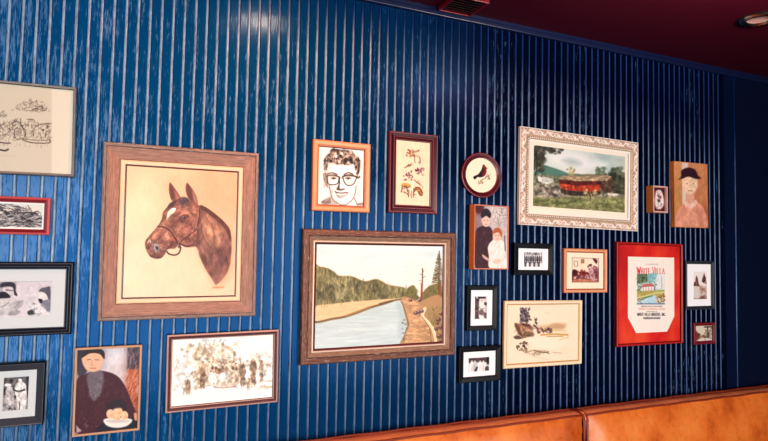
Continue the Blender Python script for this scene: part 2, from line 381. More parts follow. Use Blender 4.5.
a.poly([(185,25),(240,10),(300,30),(240,28)],(140,130,120),.7,1).poly([(390,30),(450,8),(520,30),(450,25)],(130,120,112),.7,1)
a.poly([(395,80),(440,70),(500,80),(490,125),(430,125)],(214,210,206),.6,2)
# nose, mouth, jaw
a.poly([(322,90),(326,140),(330,185),(385,180),(395,190),(350,208),(300,205),(282,190),(300,150)],(74,64,60),.95,1)
a.ell(342,160,16,26,(238,234,230),.9,.5)
a.poly([(262,220),(330,238),(432,236),(425,268),(370,300),(310,302),(285,270)],(176,166,160),.9,.9)
a.poly([(290,240),(350,246),(418,244),(400,266),(340,272),(300,262)],(248,246,242),1,.7)
a.line([(262,222),(300,238),(360,242),(434,236)],1.1,(66,56,54),.95).line([(288,272),(310,298),(330,304)],.9,M,.8)
a.line([(185,140),(205,230),(220,300),(260,350),(330,395),(400,398),(450,370),(500,320),(530,250),(545,150)],.8,(90,80,74),.85)
a.poly([(180,130),(230,300),(290,380),(240,360),(205,300)],(150,140,132),.6,2).specks([(185,140),(230,150),(240,320),(210,300)],40,2,.4,[M,L],70,15,.5)
a.poly([(395,190),(430,230),(450,300),(470,250),(440,190)],(226,222,218),.8,2)
# collar and shoulders
a.poly([(85,350),(190,300),(190,385),(85,380)],(150,142,134),.9,1).poly([(560,380),(630,370),(630,405),(560,405)],(140,134,126),.9,1)
a.line([(195,300),(205,390)],.8,D,.8).line([(520,310),(560,400)],.8,D,.8).poly([(215,310),(250,360),(300,395),(215,395)],(176,168,160),.8,1)
a.specks(rect(85,340,190,385),40,1.6,.5,[D,M],40,20,.6)

a.crop(316,143,13.71)
a.specks([(165,320),(230,300),(200,420),(185,600),(215,700),(185,640),(165,480)],70,1.8,.4,[(160,150,142),(186,178,170)],75,15,.6)
a.specks([(500,560),(545,560),(520,680),(470,760),(440,770),(500,660)],50,1.8,.4,[(196,188,182),(170,160,152)],60,15,.55).specks([(215,720),(300,800),(420,830),(300,836),(215,780)],60,1.6,.4,[(150,140,132),(120,110,102)],20,30,.6)

# ---- pressed-flower panel
a=art('flower',90,150,(236,216,186),7)
a.mottle(.05,10,10,2).mottle(.03,2,30,1)
a.crop(392,138,11.6)
a.blots([(170,140),(310,140),(310,225),(160,225)],26,.8,[(150,100,60),(110,64,50),(180,130,80),(90,50,56)],.7).blots([(250,340),(370,340),(370,430),(250,430)],20,.7,[(110,70,90),(80,44,60),(150,120,120)],.7)
b=[(92,44,40),(120,70,44),(168,120,60),(70,40,50),(196,150,80)]
a.blots(rect(180,140,240,185),7,.9,[(110,30,36),(80,20,30),(190,140,60)],.9).blots(rect(215,150,300,220),22,.9,[(196,140,60),(170,110,50),(80,50,70),(120,80,60)],.9)
a.blots(rect(160,190,190,220),4,.6,b,.8)
a.line([(265,220),(262,250),(268,290)],.8,(110,80,70),.8).line([(315,230),(325,260),(320,300)],1.1,(120,84,72),.85).line([(300,290),(318,270)],.6,(120,84,72),.8)
a.line([(150,345),(190,325),(230,300)],.9,(90,60,50),.9).line([(180,325),(195,305)],.8,(120,70,50),.9).line([(200,330),(225,318)],.8,(120,70,50),.8)
a.blots(rect(270,350,370,420),26,.85,[(90,40,70),(120,70,90),(70,40,50),(150,110,120)],.85).line([(330,350),(365,350),(360,375),(330,390)],.6,(90,50,50),.8)
a.blots(rect(125,380,235,440),26,.75,[(110,64,70),(70,50,60),(150,120,120),(60,40,50)],.8)
a.crop(392,174,11.6)
a.blots(rect(110,110,215,215),26,.8,[(176,120,60),(110,60,44),(206,160,90),(90,46,40)],.7).blots(rect(250,145,355,240),26,.8,[(176,110,60),(110,60,44),(206,150,80),(90,46,40)],.7)
a.blots(rect(140,0,240,75),24,.7,[(110,64,70),(70,50,70),(140,110,120),(60,40,50)],.8)
a.line([(255,65),(290,95),(335,130)],.8,(120,64,40),.9).line([(280,95),(310,80)],.7,(150,80,50),.9).line([(300,105),(325,100)],.6,(120,64,40),.8)
a.poly([(115,110),(160,100),(215,125),(215,150),(170,140),(125,135)],(206,160,84),.95,.8)
a.line([(120,180),(125,145),(160,150),(185,180),(190,220),(195,260)],.9,(100,54,40),.95).line([(140,200),(165,215),(190,240)],.8,(120,60,44),.9).line([(150,130),(180,150),(205,140)],1,(110,60,40),.8)
a.poly([(245,200),(265,155),(300,145),(340,175),(355,225),(340,250),(315,235),(290,180),(262,200)],(166,104,56),.9,.8)
a.line([(250,210),(280,175),(320,235),(345,245)],.8,(80,40,34),.9).line([(270,150),(320,160),(352,215)],.8,(90,50,40),.9).ell(300,185,16,14,(206,150,80),.9)
a.line([(240,90),(238,150),(215,200)],1.6,(240,234,226),.8).line([(225,190),(228,270)],.7,(120,90,90),.8).line([(250,200),(248,260)],.8,(90,56,60),.9).line([(200,190),(215,245)],.7,(150,130,140),.8)

# ---- river landscape, oil
a=art('land',250,186,(232,234,226),11)
a.grad([(0,0,(216,226,224)),(.5,.05,(226,232,228)),(1,0,(214,228,230)),(.3,.3,(240,232,218)),(.8,.3,(240,232,216)),(.1,.2,(234,230,220))])
a.crop(310,238,5.486)
for p in ([(240,105),(330,95),(440,88),(400,110),(300,125)],[(590,85),(700,80),(700,100),(640,105)],[(420,150),(560,155),(540,168),(440,165)],[(40,60),(130,80),(100,95),(40,90)]):
    a.poly(p,(190,212,214),.55,5)
a.poly([(150,170),(300,140),(420,190),(560,200),(540,260),(420,230)],(246,236,220),.5,8)
G1=(108,102,62);G2=(134,126,86);G3=(76,72,46);G4=(164,152,100)
hills=[(20,158),(60,160),(100,168),(140,190),(160,208),(230,212),(280,232),(310,240),(340,230),(370,228),(400,240),(430,258),(470,264),(510,270),(540,290),(560,300),(560,345),(20,400)]
a.poly(hills,(112,106,72),1,.9)
a.specks([(20,165),(100,172),(160,215),(280,240),(370,235),(430,262),(540,290),(540,345),(20,395)],900,4.5,.6,[G1,G2,G3,G4,(150,140,92),(104,92,48)],86,14,.65)
a.specks([(20,330),(250,330),(520,320),(520,350),(20,390)],260,3,.7,[(150,146,100),(168,160,112),(110,106,66)],88,20,.6)
a.tex(hills,1.0,7,14,1).tex(hills,.7,3,6,1)
a.line([(20,158),(100,168),(160,208),(230,212),(300,238),(370,228),(430,258),(530,275)],.7,(168,146,74),.7)
a.specks([(120,200),(220,215),(200,330),(140,330)],60,6,.5,[(186,180,140),(176,168,126)],92,10,.7)
a.crop(310,290,5.486)
a.poly([(20,95),(130,75),(300,58),(440,48),(520,44),(520,60),(440,65),(300,100),(200,140),(100,160),(20,172)],(226,192,146),1,.9)
a.mottle(.02,6,3,2)
a.specks([(20,100),(300,62),(430,52),(380,75),(200,130),(20,160)],140,5,.6,[(214,174,126),(236,208,168),(204,166,120)],6,6,.6)
a.specks([(20,85),(300,52),(300,62),(20,100)],70,2.5,.7,[(140,130,80),(160,146,96),(206,180,130)],70,30,.7)
wat=[(20,178),(100,165),(200,148),(270,128),(330,100),(400,80),(460,62),(492,58),(505,90),(520,130),(525,190),(505,240),(500,300),(20,330)]
a.poly(wat,(190,205,202),1,.9)
a.poly([(20,220),(300,180),(500,150),(500,300),(20,330)],(200,214,212),.8,8)
a.specks(wat,200,11,.6,[(188,206,204),(226,232,226),(176,198,198),(214,220,210)],3,4,.5)
a.img*=1.;a.tex(wat,.14,40,3,1)
a.poly([(470,80),(495,70),(510,110),(522,150),(520,220),(490,260),(480,200),(490,140)],(170,190,192),.6,4)
a.line([(20,174),(60,172),(120,158),(190,146),(260,124),(330,96),(400,76),(450,60)],2.2,(124,92,54),.95).line([(200,140),(260,118),(330,92)],1.8,(160,124,78),.9)
a.line([(380,76),(440,60),(500,50)],1.5,(100,80,48),.9)
# right bank
a.crop(310,238,5.486)
rb=[(520,300),(545,285),(575,300),(600,310),(640,270),(680,255),(720,250),(720,600),(560,600),(530,360)]
a.poly([(520,305),(540,270),(570,262),(585,300),(575,345),(520,340)],(116,110,60),.95,1)
a.poly([(600,330),(640,272),(690,250),(720,255),(720,480),(650,420),(600,380)],(120,110,66),1,1)
a.specks([(600,320),(650,268),(720,250),(720,500),(650,430)],420,3,.6,[G1,G2,(164,140,70),G3,(150,120,56),(96,84,40)],80,30,.65)
a.specks(rect(525,262,590,345),90,2.4,.6,[G1,G3,(150,140,90)],80,30,.7)
for x,h in ((705,75),):
    a.line([(706,75),(704,330)],1.0,(88,60,44),1);a.specks([(705,78),(672,245),(718,245)],110,3,.7,[(84,76,46),(104,92,56),(70,62,40),(120,106,66)],12,30,.8)
    for i in range(17):
        y=90+i*9.5;w=6+i*2.1
        a.line([(705-w,y+6),(705,y),(705+w*.7,y+5)],.9,(84,76,46) if i%2 else (104,92,56),.9)
a.line([(710,250),(706,480)],1.6,(150,80,44),.9)
a.line([(615,170),(614,240),(610,310)],1.2,(96,66,56),1).line([(612,255),(609,330)],2.0,(150,72,50),.95)
for (x0,y0,x1,y1) in ((615,205,600,198),(615,220,632,210),(614,240,596,232),(614,190,622,182),(613,255,600,250)): a.line([(x0,y0),(x1,y1)],.5,(104,76,66),.9)
a.crop(310,290,5.486)
a.poly([(500,48),(545,42),(600,60),(720,40),(720,310),(500,310),(530,200)],(176,140,98),1,1)
a.specks([(620,110),(720,80),(720,300),(690,300),(660,200)],160,3,.7,[(116,108,56),(150,126,64),(96,84,44),(176,140,90)],75,30,.7)
path=[(505,50),(545,45),(600,80),(625,100),(615,140),(640,180),(660,230),(665,300),(525,305),(530,240),(545,180),(520,110)]
a.poly(path,(196,154,112),1,1)
a.specks(path,200,4,.7,[(214,176,136),(176,130,92),(160,116,80),(224,190,150)],8,20,.6)
a.tex(path,.6,10,4,1)
a.line([(500,60),(516,100),(530,150),(540,190),(520,230),(515,280)],1.1,(120,104,88),.8)
a.blots(rect(505,150,535,290),22,.9,[(110,94,80),(150,134,116),(90,76,64)],.8)
a.line([(628,100),(615,140),(640,170),(665,200),(680,240),(690,290)],3.0,(226,206,166),1).line([(632,105),(620,138),(648,170),(672,202),(690,250)],.7,(246,236,210),.8).line([(612,146),(640,184),(658,230),(662,290)],.6,(100,74,50),.9)
for x,y in ((600,55),(595,120),(612,115),(580,125),(550,55)): a.ell(x,y,14,12,(96,60,66),.95,.5).ell(x-3,y-4,6,5,(206,180,180),.8,.5)
for x,y,r in ((700,160,20),(715,200,18),(690,210,16),(705,250,20),(715,130,14),(708,280,14),(695,180,14)): a.ell(x,y,r,r*.9,(98,62,54),.95,.5).ell(x-4,y-6,r*.5,r*.4,(190,140,120),.8,.5)
a.specks([(640,130),(690,110),(690,200),(660,190)],60,3,.6,[G1,G2,(150,126,64)],85,20,.7)

# ---- cardinal-like bird on a twig (oval)
a=art('oval',96,96,(240,228,200),13)
a.crop(464,152,9.19)
a.poly([(95,225),(130,205),(160,165),(172,125),(178,118),(190,128),(202,145),(212,150),(203,160),(204,185),(190,215),(170,228),(140,232),(125,228),(100,246)],(34,22,34),1,.8)
a.poly([(180,140),(200,150),(202,185),(188,214),(172,222),(165,205),(178,180)],(132,24,44),.95,1).poly([(174,125),(184,122),(196,140),(186,146),(176,142)],(150,50,50),.9,.8)
a.poly([(88,228),(120,212),(126,226),(100,250)],(20,14,24),1,.7).line([(206,150),(216,152)],.8,(170,120,80),.9)
a.line([(150,262),(185,245),(215,225),(238,246)],.6,(90,84,60),.9).line([(190,240),(215,205)],.5,(90,84,60),.8)
a.blots(rect(135,245,175,295),16,.7,[(120,110,80),(84,76,56),(150,130,90)],.8).blots(rect(195,200,240,250),14,.6,[(110,100,74),(84,76,56)],.8)
# ---- covered bridge print
a=art('ornate',190,110,(206,212,204),17)
a.crop(530,142,6.04)
a.grad([(0,0,(196,206,200)),(.3,.1,(214,222,212)),(.6,.15,(206,212,206)),(.75,.2,(150,182,176)),(1,.1,(196,200,190)),(.5,.4,(226,226,214)),(.9,.4,(214,214,200))])
for p in ([(130,80),(200,60),(300,70),(360,100),(330,140),(220,140),(140,120)],[(300,120),(400,110),(480,130),(440,160),(320,160)]): a.poly(p,(224,226,220),.8,5)
for p in ([(200,110),(260,100),(320,130),(260,140)],[(400,70),(450,65),(500,90),(450,105)],[(520,100),(575,105),(570,130)]): a.poly(p,(150,172,168),.6,5)
a.poly([(25,190),(60,160),(85,138),(130,150),(190,170),(240,190),(310,195),(310,230),(25,250)],(72,112,100),1,1.5)
a.poly([(100,150),(190,172),(240,195),(150,200),(90,185)],(96,136,120),.7,3)
a.poly([(25,205),(120,200),(190,205),(310,195),(400,195),(580,215),(580,330),(25,330)],(110,112,86),1,1.5)
a.blots(rect(25,195,190,300),60,2.2,[(70,74,60),(176,176,160),(130,134,108),(92,98,76),(150,150,128)],.7)
a.poly([(60,225),(90,210),(140,222),(150,245),(90,250)],(206,206,196),.9,1).poly([(55,205),(75,215),(70,240),(58,235)],(226,226,216),.9,1)
a.blots(rect(232,155,275,200),14,2,[(150,140,84),(120,118,70),(176,160,104)],.8)
a.blots(rect(400,155,560,210),46,2.6,[(66,80,60),(90,104,80),(50,62,50),(110,120,92)],.85).blots(rect(480,200,580,310),70,2.8,[(52,58,46),(74,80,60),(40,44,38),(100,100,74)],.85)
a.poly([(560,195),(585,200),(582,330),(560,320)],(80,78,58),.7,2)
# creek bank, road
a.poly([(25,262),(180,262),(260,300),(340,320),(480,310),(575,318),(575,345),(25,345)],(150,142,124),.9,2)
a.blots(rect(40,262,180,322),40,2,[(70,64,56),(160,152,136),(96,88,76),(190,182,166),(60,56,50)],.8)
a.poly([(195,280),(260,290),(330,300),(420,290),(420,318),(300,326),(205,312)],(62,50,44),.95,1.5)
# bridge
a.poly([(180,240),(290,248),(450,240),(440,262),(424,296),(330,298),(240,290),(195,278)],(176,64,40),1,.8,False)
a.specks([(185,255),(430,256),(420,296),(200,280)],110,2.6,.6,[(206,96,56),(140,44,32),(216,110,70)],88,6,.7)
a.poly([(182,226),(300,234),(452,234),(448,256),(300,262),(188,250)],(92,40,34),1,.8,False)
a.specks([(190,235),(445,240),(440,256),(195,250)],40,2,.6,[(50,28,26),(130,60,46)],88,5,.8)
a.poly([(176,222),(205,202),(300,206),(470,200),(500,208),(478,234),(300,236)],(166,146,116),1,.8,False).specks([(190,220),(205,206),(480,206),(470,230)],70,5,.6,[(190,170,140),(140,120,94),(120,100,80)],2,4,.6)
a.poly([(440,240),(470,232),(500,212),(512,250),(500,300),(440,296)],(86,66,54),.95,1)
# grass
a.poly([(25,335),(140,340),(260,330),(420,330),(575,340),(575,425),(25,390)],(136,138,92),1,1.5)
a.poly([(25,345),(180,352),(330,345),(330,365),(180,380),(25,375)],(96,104,66),.8,3).poly([(300,380),(575,370),(575,425),(280,410)],(124,126,84),.8,4)
a.specks([(25,335),(575,335),(575,425),(25,395)],320,3,.6,[(168,168,116),(92,98,62),(150,150,104),(76,80,52)],10,25,.55)
a.blots(rect(330,280,410,330),26,1.7,[(176,160,116),(140,130,92),(110,104,74),(206,184,140)],.85).line([(370,320),(372,355)],1.2,(70,60,46),.9)
a.poly([(480,308),(540,312),(540,322),(490,322)],(214,208,194),.9,1)
a.tex([(22,215),(60,235),(200,235),(200,215),(470,205),(585,225),(585,430),(22,430)],.9,7,5,1).tex([(22,235),(585,235),(585,330),(22,330)],.6,4,4,1)
# tree top left
a.blots(rect(28,25,90,175),80,2.6,[(52,52,44),(70,72,58),(40,40,36),(90,90,72)],.85).blots(rect(80,28,210,75),46,1.8,[(52,52,44),(70,72,58),(100,104,90)],.8).line([(45,60),(50,140),(40,200)],1.2,(46,42,36),.9)
a.mottle(.04,3,3,2)

# ---- small landscape study
a=art('cream',150,110,(234,216,188),19)
a.mottle(.03,30,20,2,(.6,.8,1)).crop(505,302,6.9)
br=(92,64,54);bl=(66,56,70)
a.poly([(220,165),(290,160),(340,150),(420,150),(400,190),(300,190)],(206,172,128),.8,3).poly([(290,180),(330,152),(370,150),(410,165),(390,185)],(186,150,118),.7,2.5)
a.poly([(170,240),(260,225),(400,235),(420,260),(400,300),(320,325),(220,310),(160,275)],(238,222,198),.95,3)
a.line([(250,228),(330,222),(430,226)],1.8,(196,150,76),.85).line([(290,238),(400,236)],1,(170,128,70),.8).line([(240,195),(420,200)],1.2,(214,178,110),.7).line([(370,262),(435,242)],1,(206,164,104),.7)
a.poly([(68,150),(100,148),(150,150),(185,170),(190,200),(160,195),(130,215),(110,230),(85,200)],(176,130,96),.9,1.5)
a.poly([(70,150),(95,160),(110,200),(125,240),(100,225),(80,190)],br,.95,1).poly([(110,150),(160,152),(190,175),(190,195),(165,180),(130,165)],(84,50,50),.9,1.2)
a.poly([(130,215),(160,200),(195,210),(200,232),(160,240),(120,250)],(104,78,60),.85,1.5)
a.specks(rect(70,150,200,245),90,2,.6,[br,(60,40,40),(196,150,110),(140,100,70)],50,40,.6)
a.blots([(118,45),(150,50),(172,135),(108,140)],110,1.1,[bl,(90,80,90),(60,46,50),(120,110,116)],.85).line([(125,45),(140,90),(150,150)],.8,(60,46,46),.9)
for x,y in ((122,50),(118,75),(160,78),(112,98),(168,105),(135,65),(145,95),(120,125),(178,125)): a.ell(x,y,11,8,bl,.8,.5)
a.blots(rect(198,110,225,185),34,.95,[bl,(90,80,90),(60,46,50)],.85)
a.blots(rect(222,182,325,214),46,1.0,[(104,60,60),(80,54,60),(140,84,76)],.85)
a.poly([(62,240),(90,230),(120,245),(110,255),(75,255)],(90,64,56),.9,1).blots(rect(85,270,165,335),36,1.1,[br,(70,52,46),(130,106,70),(60,56,44)],.85)
a.specks([(110,320),(200,330),(300,330),(310,350),(200,370),(120,345)],110,2.4,.6,[(120,96,66),(150,124,86),(84,64,52),(180,156,120)],0,30,.6)
a.line([(200,330),(260,345),(300,340)],1.1,(110,86,60),.7).line([(330,345),(390,350)],.5,(130,104,80),.7).line([(180,370),(300,395)],.4,(180,150,120),.6)
a.line([(270,70),(290,85),(310,72)],.5,(190,160,140),.6)

# ---- sepia crowd photograph
a=art('group',170,110,(246,240,232),23)
a.mottle(.04,20,14,2).crop(168,335,6.3)
S=[(176,152,126),(150,124,98),(196,176,152),(120,96,74),(206,190,166)]
a.blots([(130,60),(360,60),(440,180),(120,190)],170,2.2,[(214,198,172),(196,178,146),(226,212,190),(176,156,122)],.55)
a.specks([(110,110),(200,70),(340,40),(430,110),(470,170),(300,190),(130,190)],380,2.6,.6,S,45,60,.6)
a.specks([(420,150),(540,120),(650,110),(655,230),(560,240)],240,2.4,.6,S,60,50,.5)
a.specks([(35,110),(120,100),(120,250),(40,260)],50,4,.4,[(206,196,180),(190,176,156)],60,30,.6).line([(45,230),(70,170),(90,140)],.7,(150,134,116),.7)
a.poly([(180,190),(440,180),(450,300),(260,310),(180,330)],(196,174,148),.75,4)
for x,y,h,w,c in ((220,200,130,40,(134,110,90)),(130,290,80,34,(150,130,110)),(470,180,140,40,(140,116,94)),(535,160,160,44,(130,106,84)),(585,170,120,26,(200,186,166)),(505,280,60,24,(226,214,196))):
    a.poly([(x-w/2,y+h*.2),(x-w*.2,y),(x+w*.2,y),(x+w/2,y+h*.2),(x+w*.4,y+h*.6),(x+w*.3,y+h),(x+2,y+h),(x,y+h*.7),(x-4,y+h),(x-w*.35,y+h),(x-w*.4,y+h*.55)],c,.8,1.5)
    a.ell(x,y-4,10,11,(186,160,132),.9,.4);a.specks(rect(x-w/2,y,x+w/2,y+h),40,3,.6,[(110,88,68),(176,154,128),(96,74,58)],85,15,.5)
for i in range(9):
    x=262+i*21;y=178+(i*37%11)
    a.ell(x,y,8,10,(228,212,192),.9,.4).ell(x,y-8,9,5,(120,94,72),.85,.5).ell(x,y+24,12,16,(104,80,66) if i%3 else (220,208,190),.8,.5)
for x in (270,300,340,370): a.poly([(x-14,240),(x,228),(x+14,240),(x+12,290),(x-12,290)],(236,230,222),.9,1.5);a.ell(x,230,7,8,(150,120,98),.9,.4)
a.poly([(300,215),(330,210),(335,240),(305,244)],(140,104,82),.8,1)
a.tex([(100,60),(360,30),(470,130),(655,110),(655,330),(260,330),(60,380),(60,200)],.9,5,6,3).tex([(180,180),(560,160),(560,320),(180,330)],.8,3,4,2)
a.poly([(250,318),(330,322),(430,318),(430,300),(300,308)],(206,186,164),.6,2).line([(290,326),(350,330),(425,322)],1.2,(130,104,84),.8).line([(180,335),(260,315)],.9,(150,124,100),.7)
a.line([(580,290),(650,288)],1,(176,156,130),.8).line([(580,320),(650,325)],2,(196,180,150),.8).line([(100,372),(108,335)],1.6,(150,128,108),.8).line([(190,376),(250,372)],.7,(200,176,150),.7)
a.poly([(35,385),(300,340),(460,335),(655,350),(655,405),(35,440)],(247,241,233),.75,6)

# ---- pen landscape with trees and a boathouse
a=art('ink',190,140,(214,208,190),29)
a.crop(0,95,7.35)
a.poly([(-420,-80),(375,-80),(375,600),(-420,600)],(198,188,170),.75,2,False)
I=[(74,62,54),(104,90,80),(60,50,44),(130,116,104)]
def tree(x,y,w,h,n): a.specks([(x-w,y+h*.4),(x-w*.6,y-h*.5),(x,y-h),(x+w*.7,y-h*.6),(x+w,y+h*.3),(x,y+h*.5)],n,2.2,.5,I,20,50,.8)
tree(220,90,130,60,120);tree(290,110,70,30,70);tree(120,230,70,60,60);tree(20,150,30,40,24);tree(-120,120,140,70,110);tree(-300,140,120,80,80)
a.specks([(-400,200),(60,200),(180,230),(180,330),(-400,340)],420,2.4,.55,I,60,50,.75)
a.specks([(180,180),(370,210),(370,340),(180,330)],160,2,.5,I,60,50,.7)
for p in ([(90,215),(105,195),(130,195),(160,225),(175,270)],[(110,310),(105,260),(130,235)],[(150,175),(155,230),(185,260),(180,310)],[(245,300),(240,260),(270,225),(320,212),(370,210)],[(330,310),(335,270),(365,265)],[(200,180),(240,182),(250,195)],[(230,215),(232,245)]): a.line(p,.8,(80,66,56),.9)
a.ell(140,280,22,34,(150,136,120),.6,.5).ell(312,258,14,10,(70,58,50),.9,.5).ell(345,235,12,14,(90,76,66),.8,.5)
a.line([(0,345),(40,352),(75,352)],1.2,(70,56,50),.9).line([(165,328),(240,350),(355,350),(362,330)],1.0,(80,66,56),.9).line([(170,320),(250,330),(350,332)],.7,(90,76,66),.8)
a.line([(0,400),(40,405),(60,396)],1.6,(50,40,40),1).line([(-100,396),(0,402)],1,(60,50,46),.9).specks(rect(-400,345,370,380),60,1.6,.4,I,90,30,.5)
a.line([(20,440),(110,445)],.4,(170,156,140),.6)

# ---- engraved hillside strip
a=art('redsmall',110,44,(218,214,204),31)
a.crop(0,194,10.02)
K=[(40,38,46),(70,66,72),(24,22,34),(110,106,110)]
for y0,n,l in ((115,30,6),(150,50,5),(185,70,6),(210,90,7),(240,110,7),(270,130,7),(305,90,7)):
    a.specks([(-370,y0-14),(100,y0-14),(230 if y0<180 else 415,y0+4),(230 if y0<180 else 415,y0+18),(-370,y0+14)],n,l,.9,K,-6 if y0<200 else 4,14,.85)
a.specks([(100,130),(300,130),(420,190),(420,330),(150,330)],150,3,.8,K,-20,25,.8)
a.specks([(-370,200),(420,210),(420,330),(-370,330)],160,5,.7,[(206,202,196),(180,176,174)],2,12,.8)

# ---- two people at a table, black-and-white snapshot
a=art('couple',110,56,(206,200,204),37)
a.crop(0,278,10.5)
a.grad([(0,0,(190,184,190)),(.6,.3,(206,199,204)),(1,1,(212,208,210))],.8)
a.poly([(-390,40),(165,40),(165,140),(-390,180)],(150,146,152),.8,1.5,False)
a.poly([(0,100),(10,60),(60,45),(130,48),(165,80),(165,140),(185,185),(150,180),(130,120),(50,95)],(52,50,60),1,1).poly([(40,100),(130,100),(135,170),(90,200),(40,160)],(204,196,196),1,1)
a.poly([(0,150),(60,150),(110,200),(60,220),(0,235),(-30,200)],(40,38,48),1,1).line([(60,128),(130,132)],.9,(70,66,74),.9).ell(75,125,12,7,(60,56,64),.9,.5)
a.poly([(-60,240),(60,215),(140,240),(130,340),(70,390),(-100,390)],(196,192,192),1,1.2).poly([(140,260),(240,235),(215,310),(150,320)],(166,162,164),.9,1.2).line([(15,300),(60,285),(95,250)],.9,(90,88,92),.8)
a.poly([(80,390),(130,340),(210,345),(180,385)],(150,146,150),.9,1).specks(rect(0,230,240,390),50,2.4,.5,[(120,116,120),(160,156,160),(226,222,222)],30,40,.6)
a.poly([(405,140),(430,110),(480,98),(525,100),(525,250),(500,230),(470,170),(420,150)],(90,88,98),1,1).poly([(408,150),(470,160),(500,220),(450,250),(410,220)],(222,216,216),1,1)
a.poly([(400,220),(440,225),(450,260),(420,265)],(44,42,50),1,.8).poly([(440,250),(525,230),(525,345),(480,340)],(130,128,140),1,1).line([(430,280),(465,330)],1,(70,68,76),.8)
a.poly([(290,350),(350,330),(370,375),(300,388)],(64,62,68),1,1).poly([(340,300),(430,290),(480,345),(400,380),(360,370)],(222,220,222),.8,1.5).blots(rect(300,310,430,385),16,.9,[(90,88,94),(150,148,150),(70,68,76)],.8)
a.poly([(335,275),(355,260),(375,275)],(90,86,88),.9,.8)
a.tex(rect(-30,40,190,390),.3,5,5,1).tex(rect(290,95,530,390),.25,4,4,1)
for x in (-120,-260): a.poly([(x-60,390),(x-50,260),(x,220),(x+50,260),(x+60,390)],(120,116,122),.9,1.5);a.ell(x,180,40,50,(200,194,194),1,.2).ell(x,145,44,30,(60,56,62),1,.3)

# ---- two children in pale hats, snapshot
a=art('blackll',60,90,(120,118,120),41)
a.crop(0,372,10.0)
a.blots(rect(20,55,290,180),60,2,[(44,42,46),(70,68,72),(30,28,32),(110,106,108)],.8)
a.blots(rect(20,280,290,395),50,2,[(180,176,176),(150,146,146),(200,196,196)],.7)
a.poly([(25,180),(70,160),(60,230),(20,220)],(40,38,42),.9,1.5)
a.poly([(55,200),(75,150),(120,155),(140,240),(130,320),(60,310)],(190,186,184),1,1.5).poly([(145,160),(185,100),(240,110),(265,160),(260,260),(250,390),(190,390),(160,280)],(216,212,210),1,1.5)
a.ell(78,132,42,20,(232,228,226),1,.3).ell(88,105,20,18,(90,86,86),1,.4).ell(200,88,22,24,(226,222,218),1,.3)
a.line([(135,180),(185,196),(240,178)],1.8,(64,60,64),.95).ell(185,190,14,11,(130,126,126),.9,.4).ell(150,250,12,24,(40,38,40),.95,.5).line([(192,300),(194,390)],1,(70,66,68),.9).line([(100,200),(120,290)],.7,(120,116,116),.8)
a.blots(rect(80,330,150,385),16,1,[(50,48,50),(110,106,106)],.8).poly([(260,60),(290,60),(290,240),(268,230)],(50,48,52),.85,1.5).tex(rect(20,55,290,395),.6,4,5,1)

# ---- generic painting: two loosely painted sitters in dark maroon (plain stand-in)
a=art('two',140,190,(206,204,208),43)
a.crop(65,340,4.365)
a.grad([(0,0,(44,40,58)),(.25,0,(150,146,160)),(.6,.1,(226,224,228)),(.6,.4,(214,210,212)),(1,.1,(90,70,80)),(1,.4,(176,96,66)),(1,.7,(160,80,54)),(0,.4,(190,180,176))])
a.mottle(.12,6,9,3)
a.poly([(272,32),(322,28),(318,130),(270,130)],(74,58,68),.9,2,False).specks(rect(272,36,320,130),50,6,1,[(150,140,146),(60,48,58),(110,90,96)],80,20,.6)
a.poly([(272,130),(318,128),(314,310),(262,290)],(176,92,60),.9,2,False).specks(rect(268,130,318,300),70,6,1.2,[(206,130,92),(140,60,40),(214,170,150)],70,30,.6)
a.poly([(58,38),(85,38),(100,100),(90,150),(56,150)],(46,42,60),.85,2)
a.poly([(50,190),(90,150),(150,135),(215,150),(255,190),(290,270),(312,330),(312,392),(48,404)],(70,32,46),1,1.2)
a.specks([(60,200),(150,150),(250,200),(300,390),(60,395)],260,5,.9,[(92,46,60),(54,22,36),(80,40,50),(104,60,72)],75,30,.5)
a.poly([(100,150),(165,140),(160,220),(128,265),(108,230)],(112,104,112),.9,2).specks(rect(105,160,160,250),40,3,.8,[(150,146,150),(80,72,82)],60,40,.6)
a.poly([(75,90),(84,55),(120,45),(160,55),(165,95),(150,130),(122,140),(92,128)],(222,176,146),1,1.2)
a.poly([(74,80),(84,50),(125,38),(168,48),(172,85),(150,62),(110,60)],(46,32,34),1,1)
a.line([(98,88),(112,86)],.8,(96,60,50),.8).line([(132,88),(148,88)],.8,(96,60,50),.8).line([(120,90),(117,110),(124,112)],.6,(176,120,94),.8).line([(110,124),(134,124)],.8,(160,80,70),.8).ell(100,110,10,10,(232,190,160),.6,.7)
a.poly([(50,370),(75,395),(52,405)],(196,186,190),.8,1.5).blots(rect(80,340,140,380),10,1,[(130,90,100),(150,120,126)],.6)
a.poly([(150,372),(200,352),(312,340),(312,395),(150,404)],(36,30,46),1,1.2)
a.poly([(170,345),(225,338),(290,345),(272,372),(225,382),(182,372)],(226,222,214),1,1.2).poly([(180,350),(225,346),(280,350),(262,358),(200,360)],(190,182,178),.8,1.5)
for x,y,r in ((198,322,19),(230,312,22),(258,328,18),(226,335,16)):
    a.ell(x,y,r,r*1.15,(226,188,150),1,.15);a.ell(x-4,y-5,r*.5,r*.5,(240,212,176),.7,.8);a.ell(x+6,y+7,r*.5,r*.5,(206,150,110),.6,.8)
a.poly([(184,290),(200,268),(240,258),(262,272),(268,306),(240,296),(205,300)],(40,34,46),.85,1.5)
a.poly([(300,318),(312,322),(312,350),(302,345)],(224,170,140),.9,1)

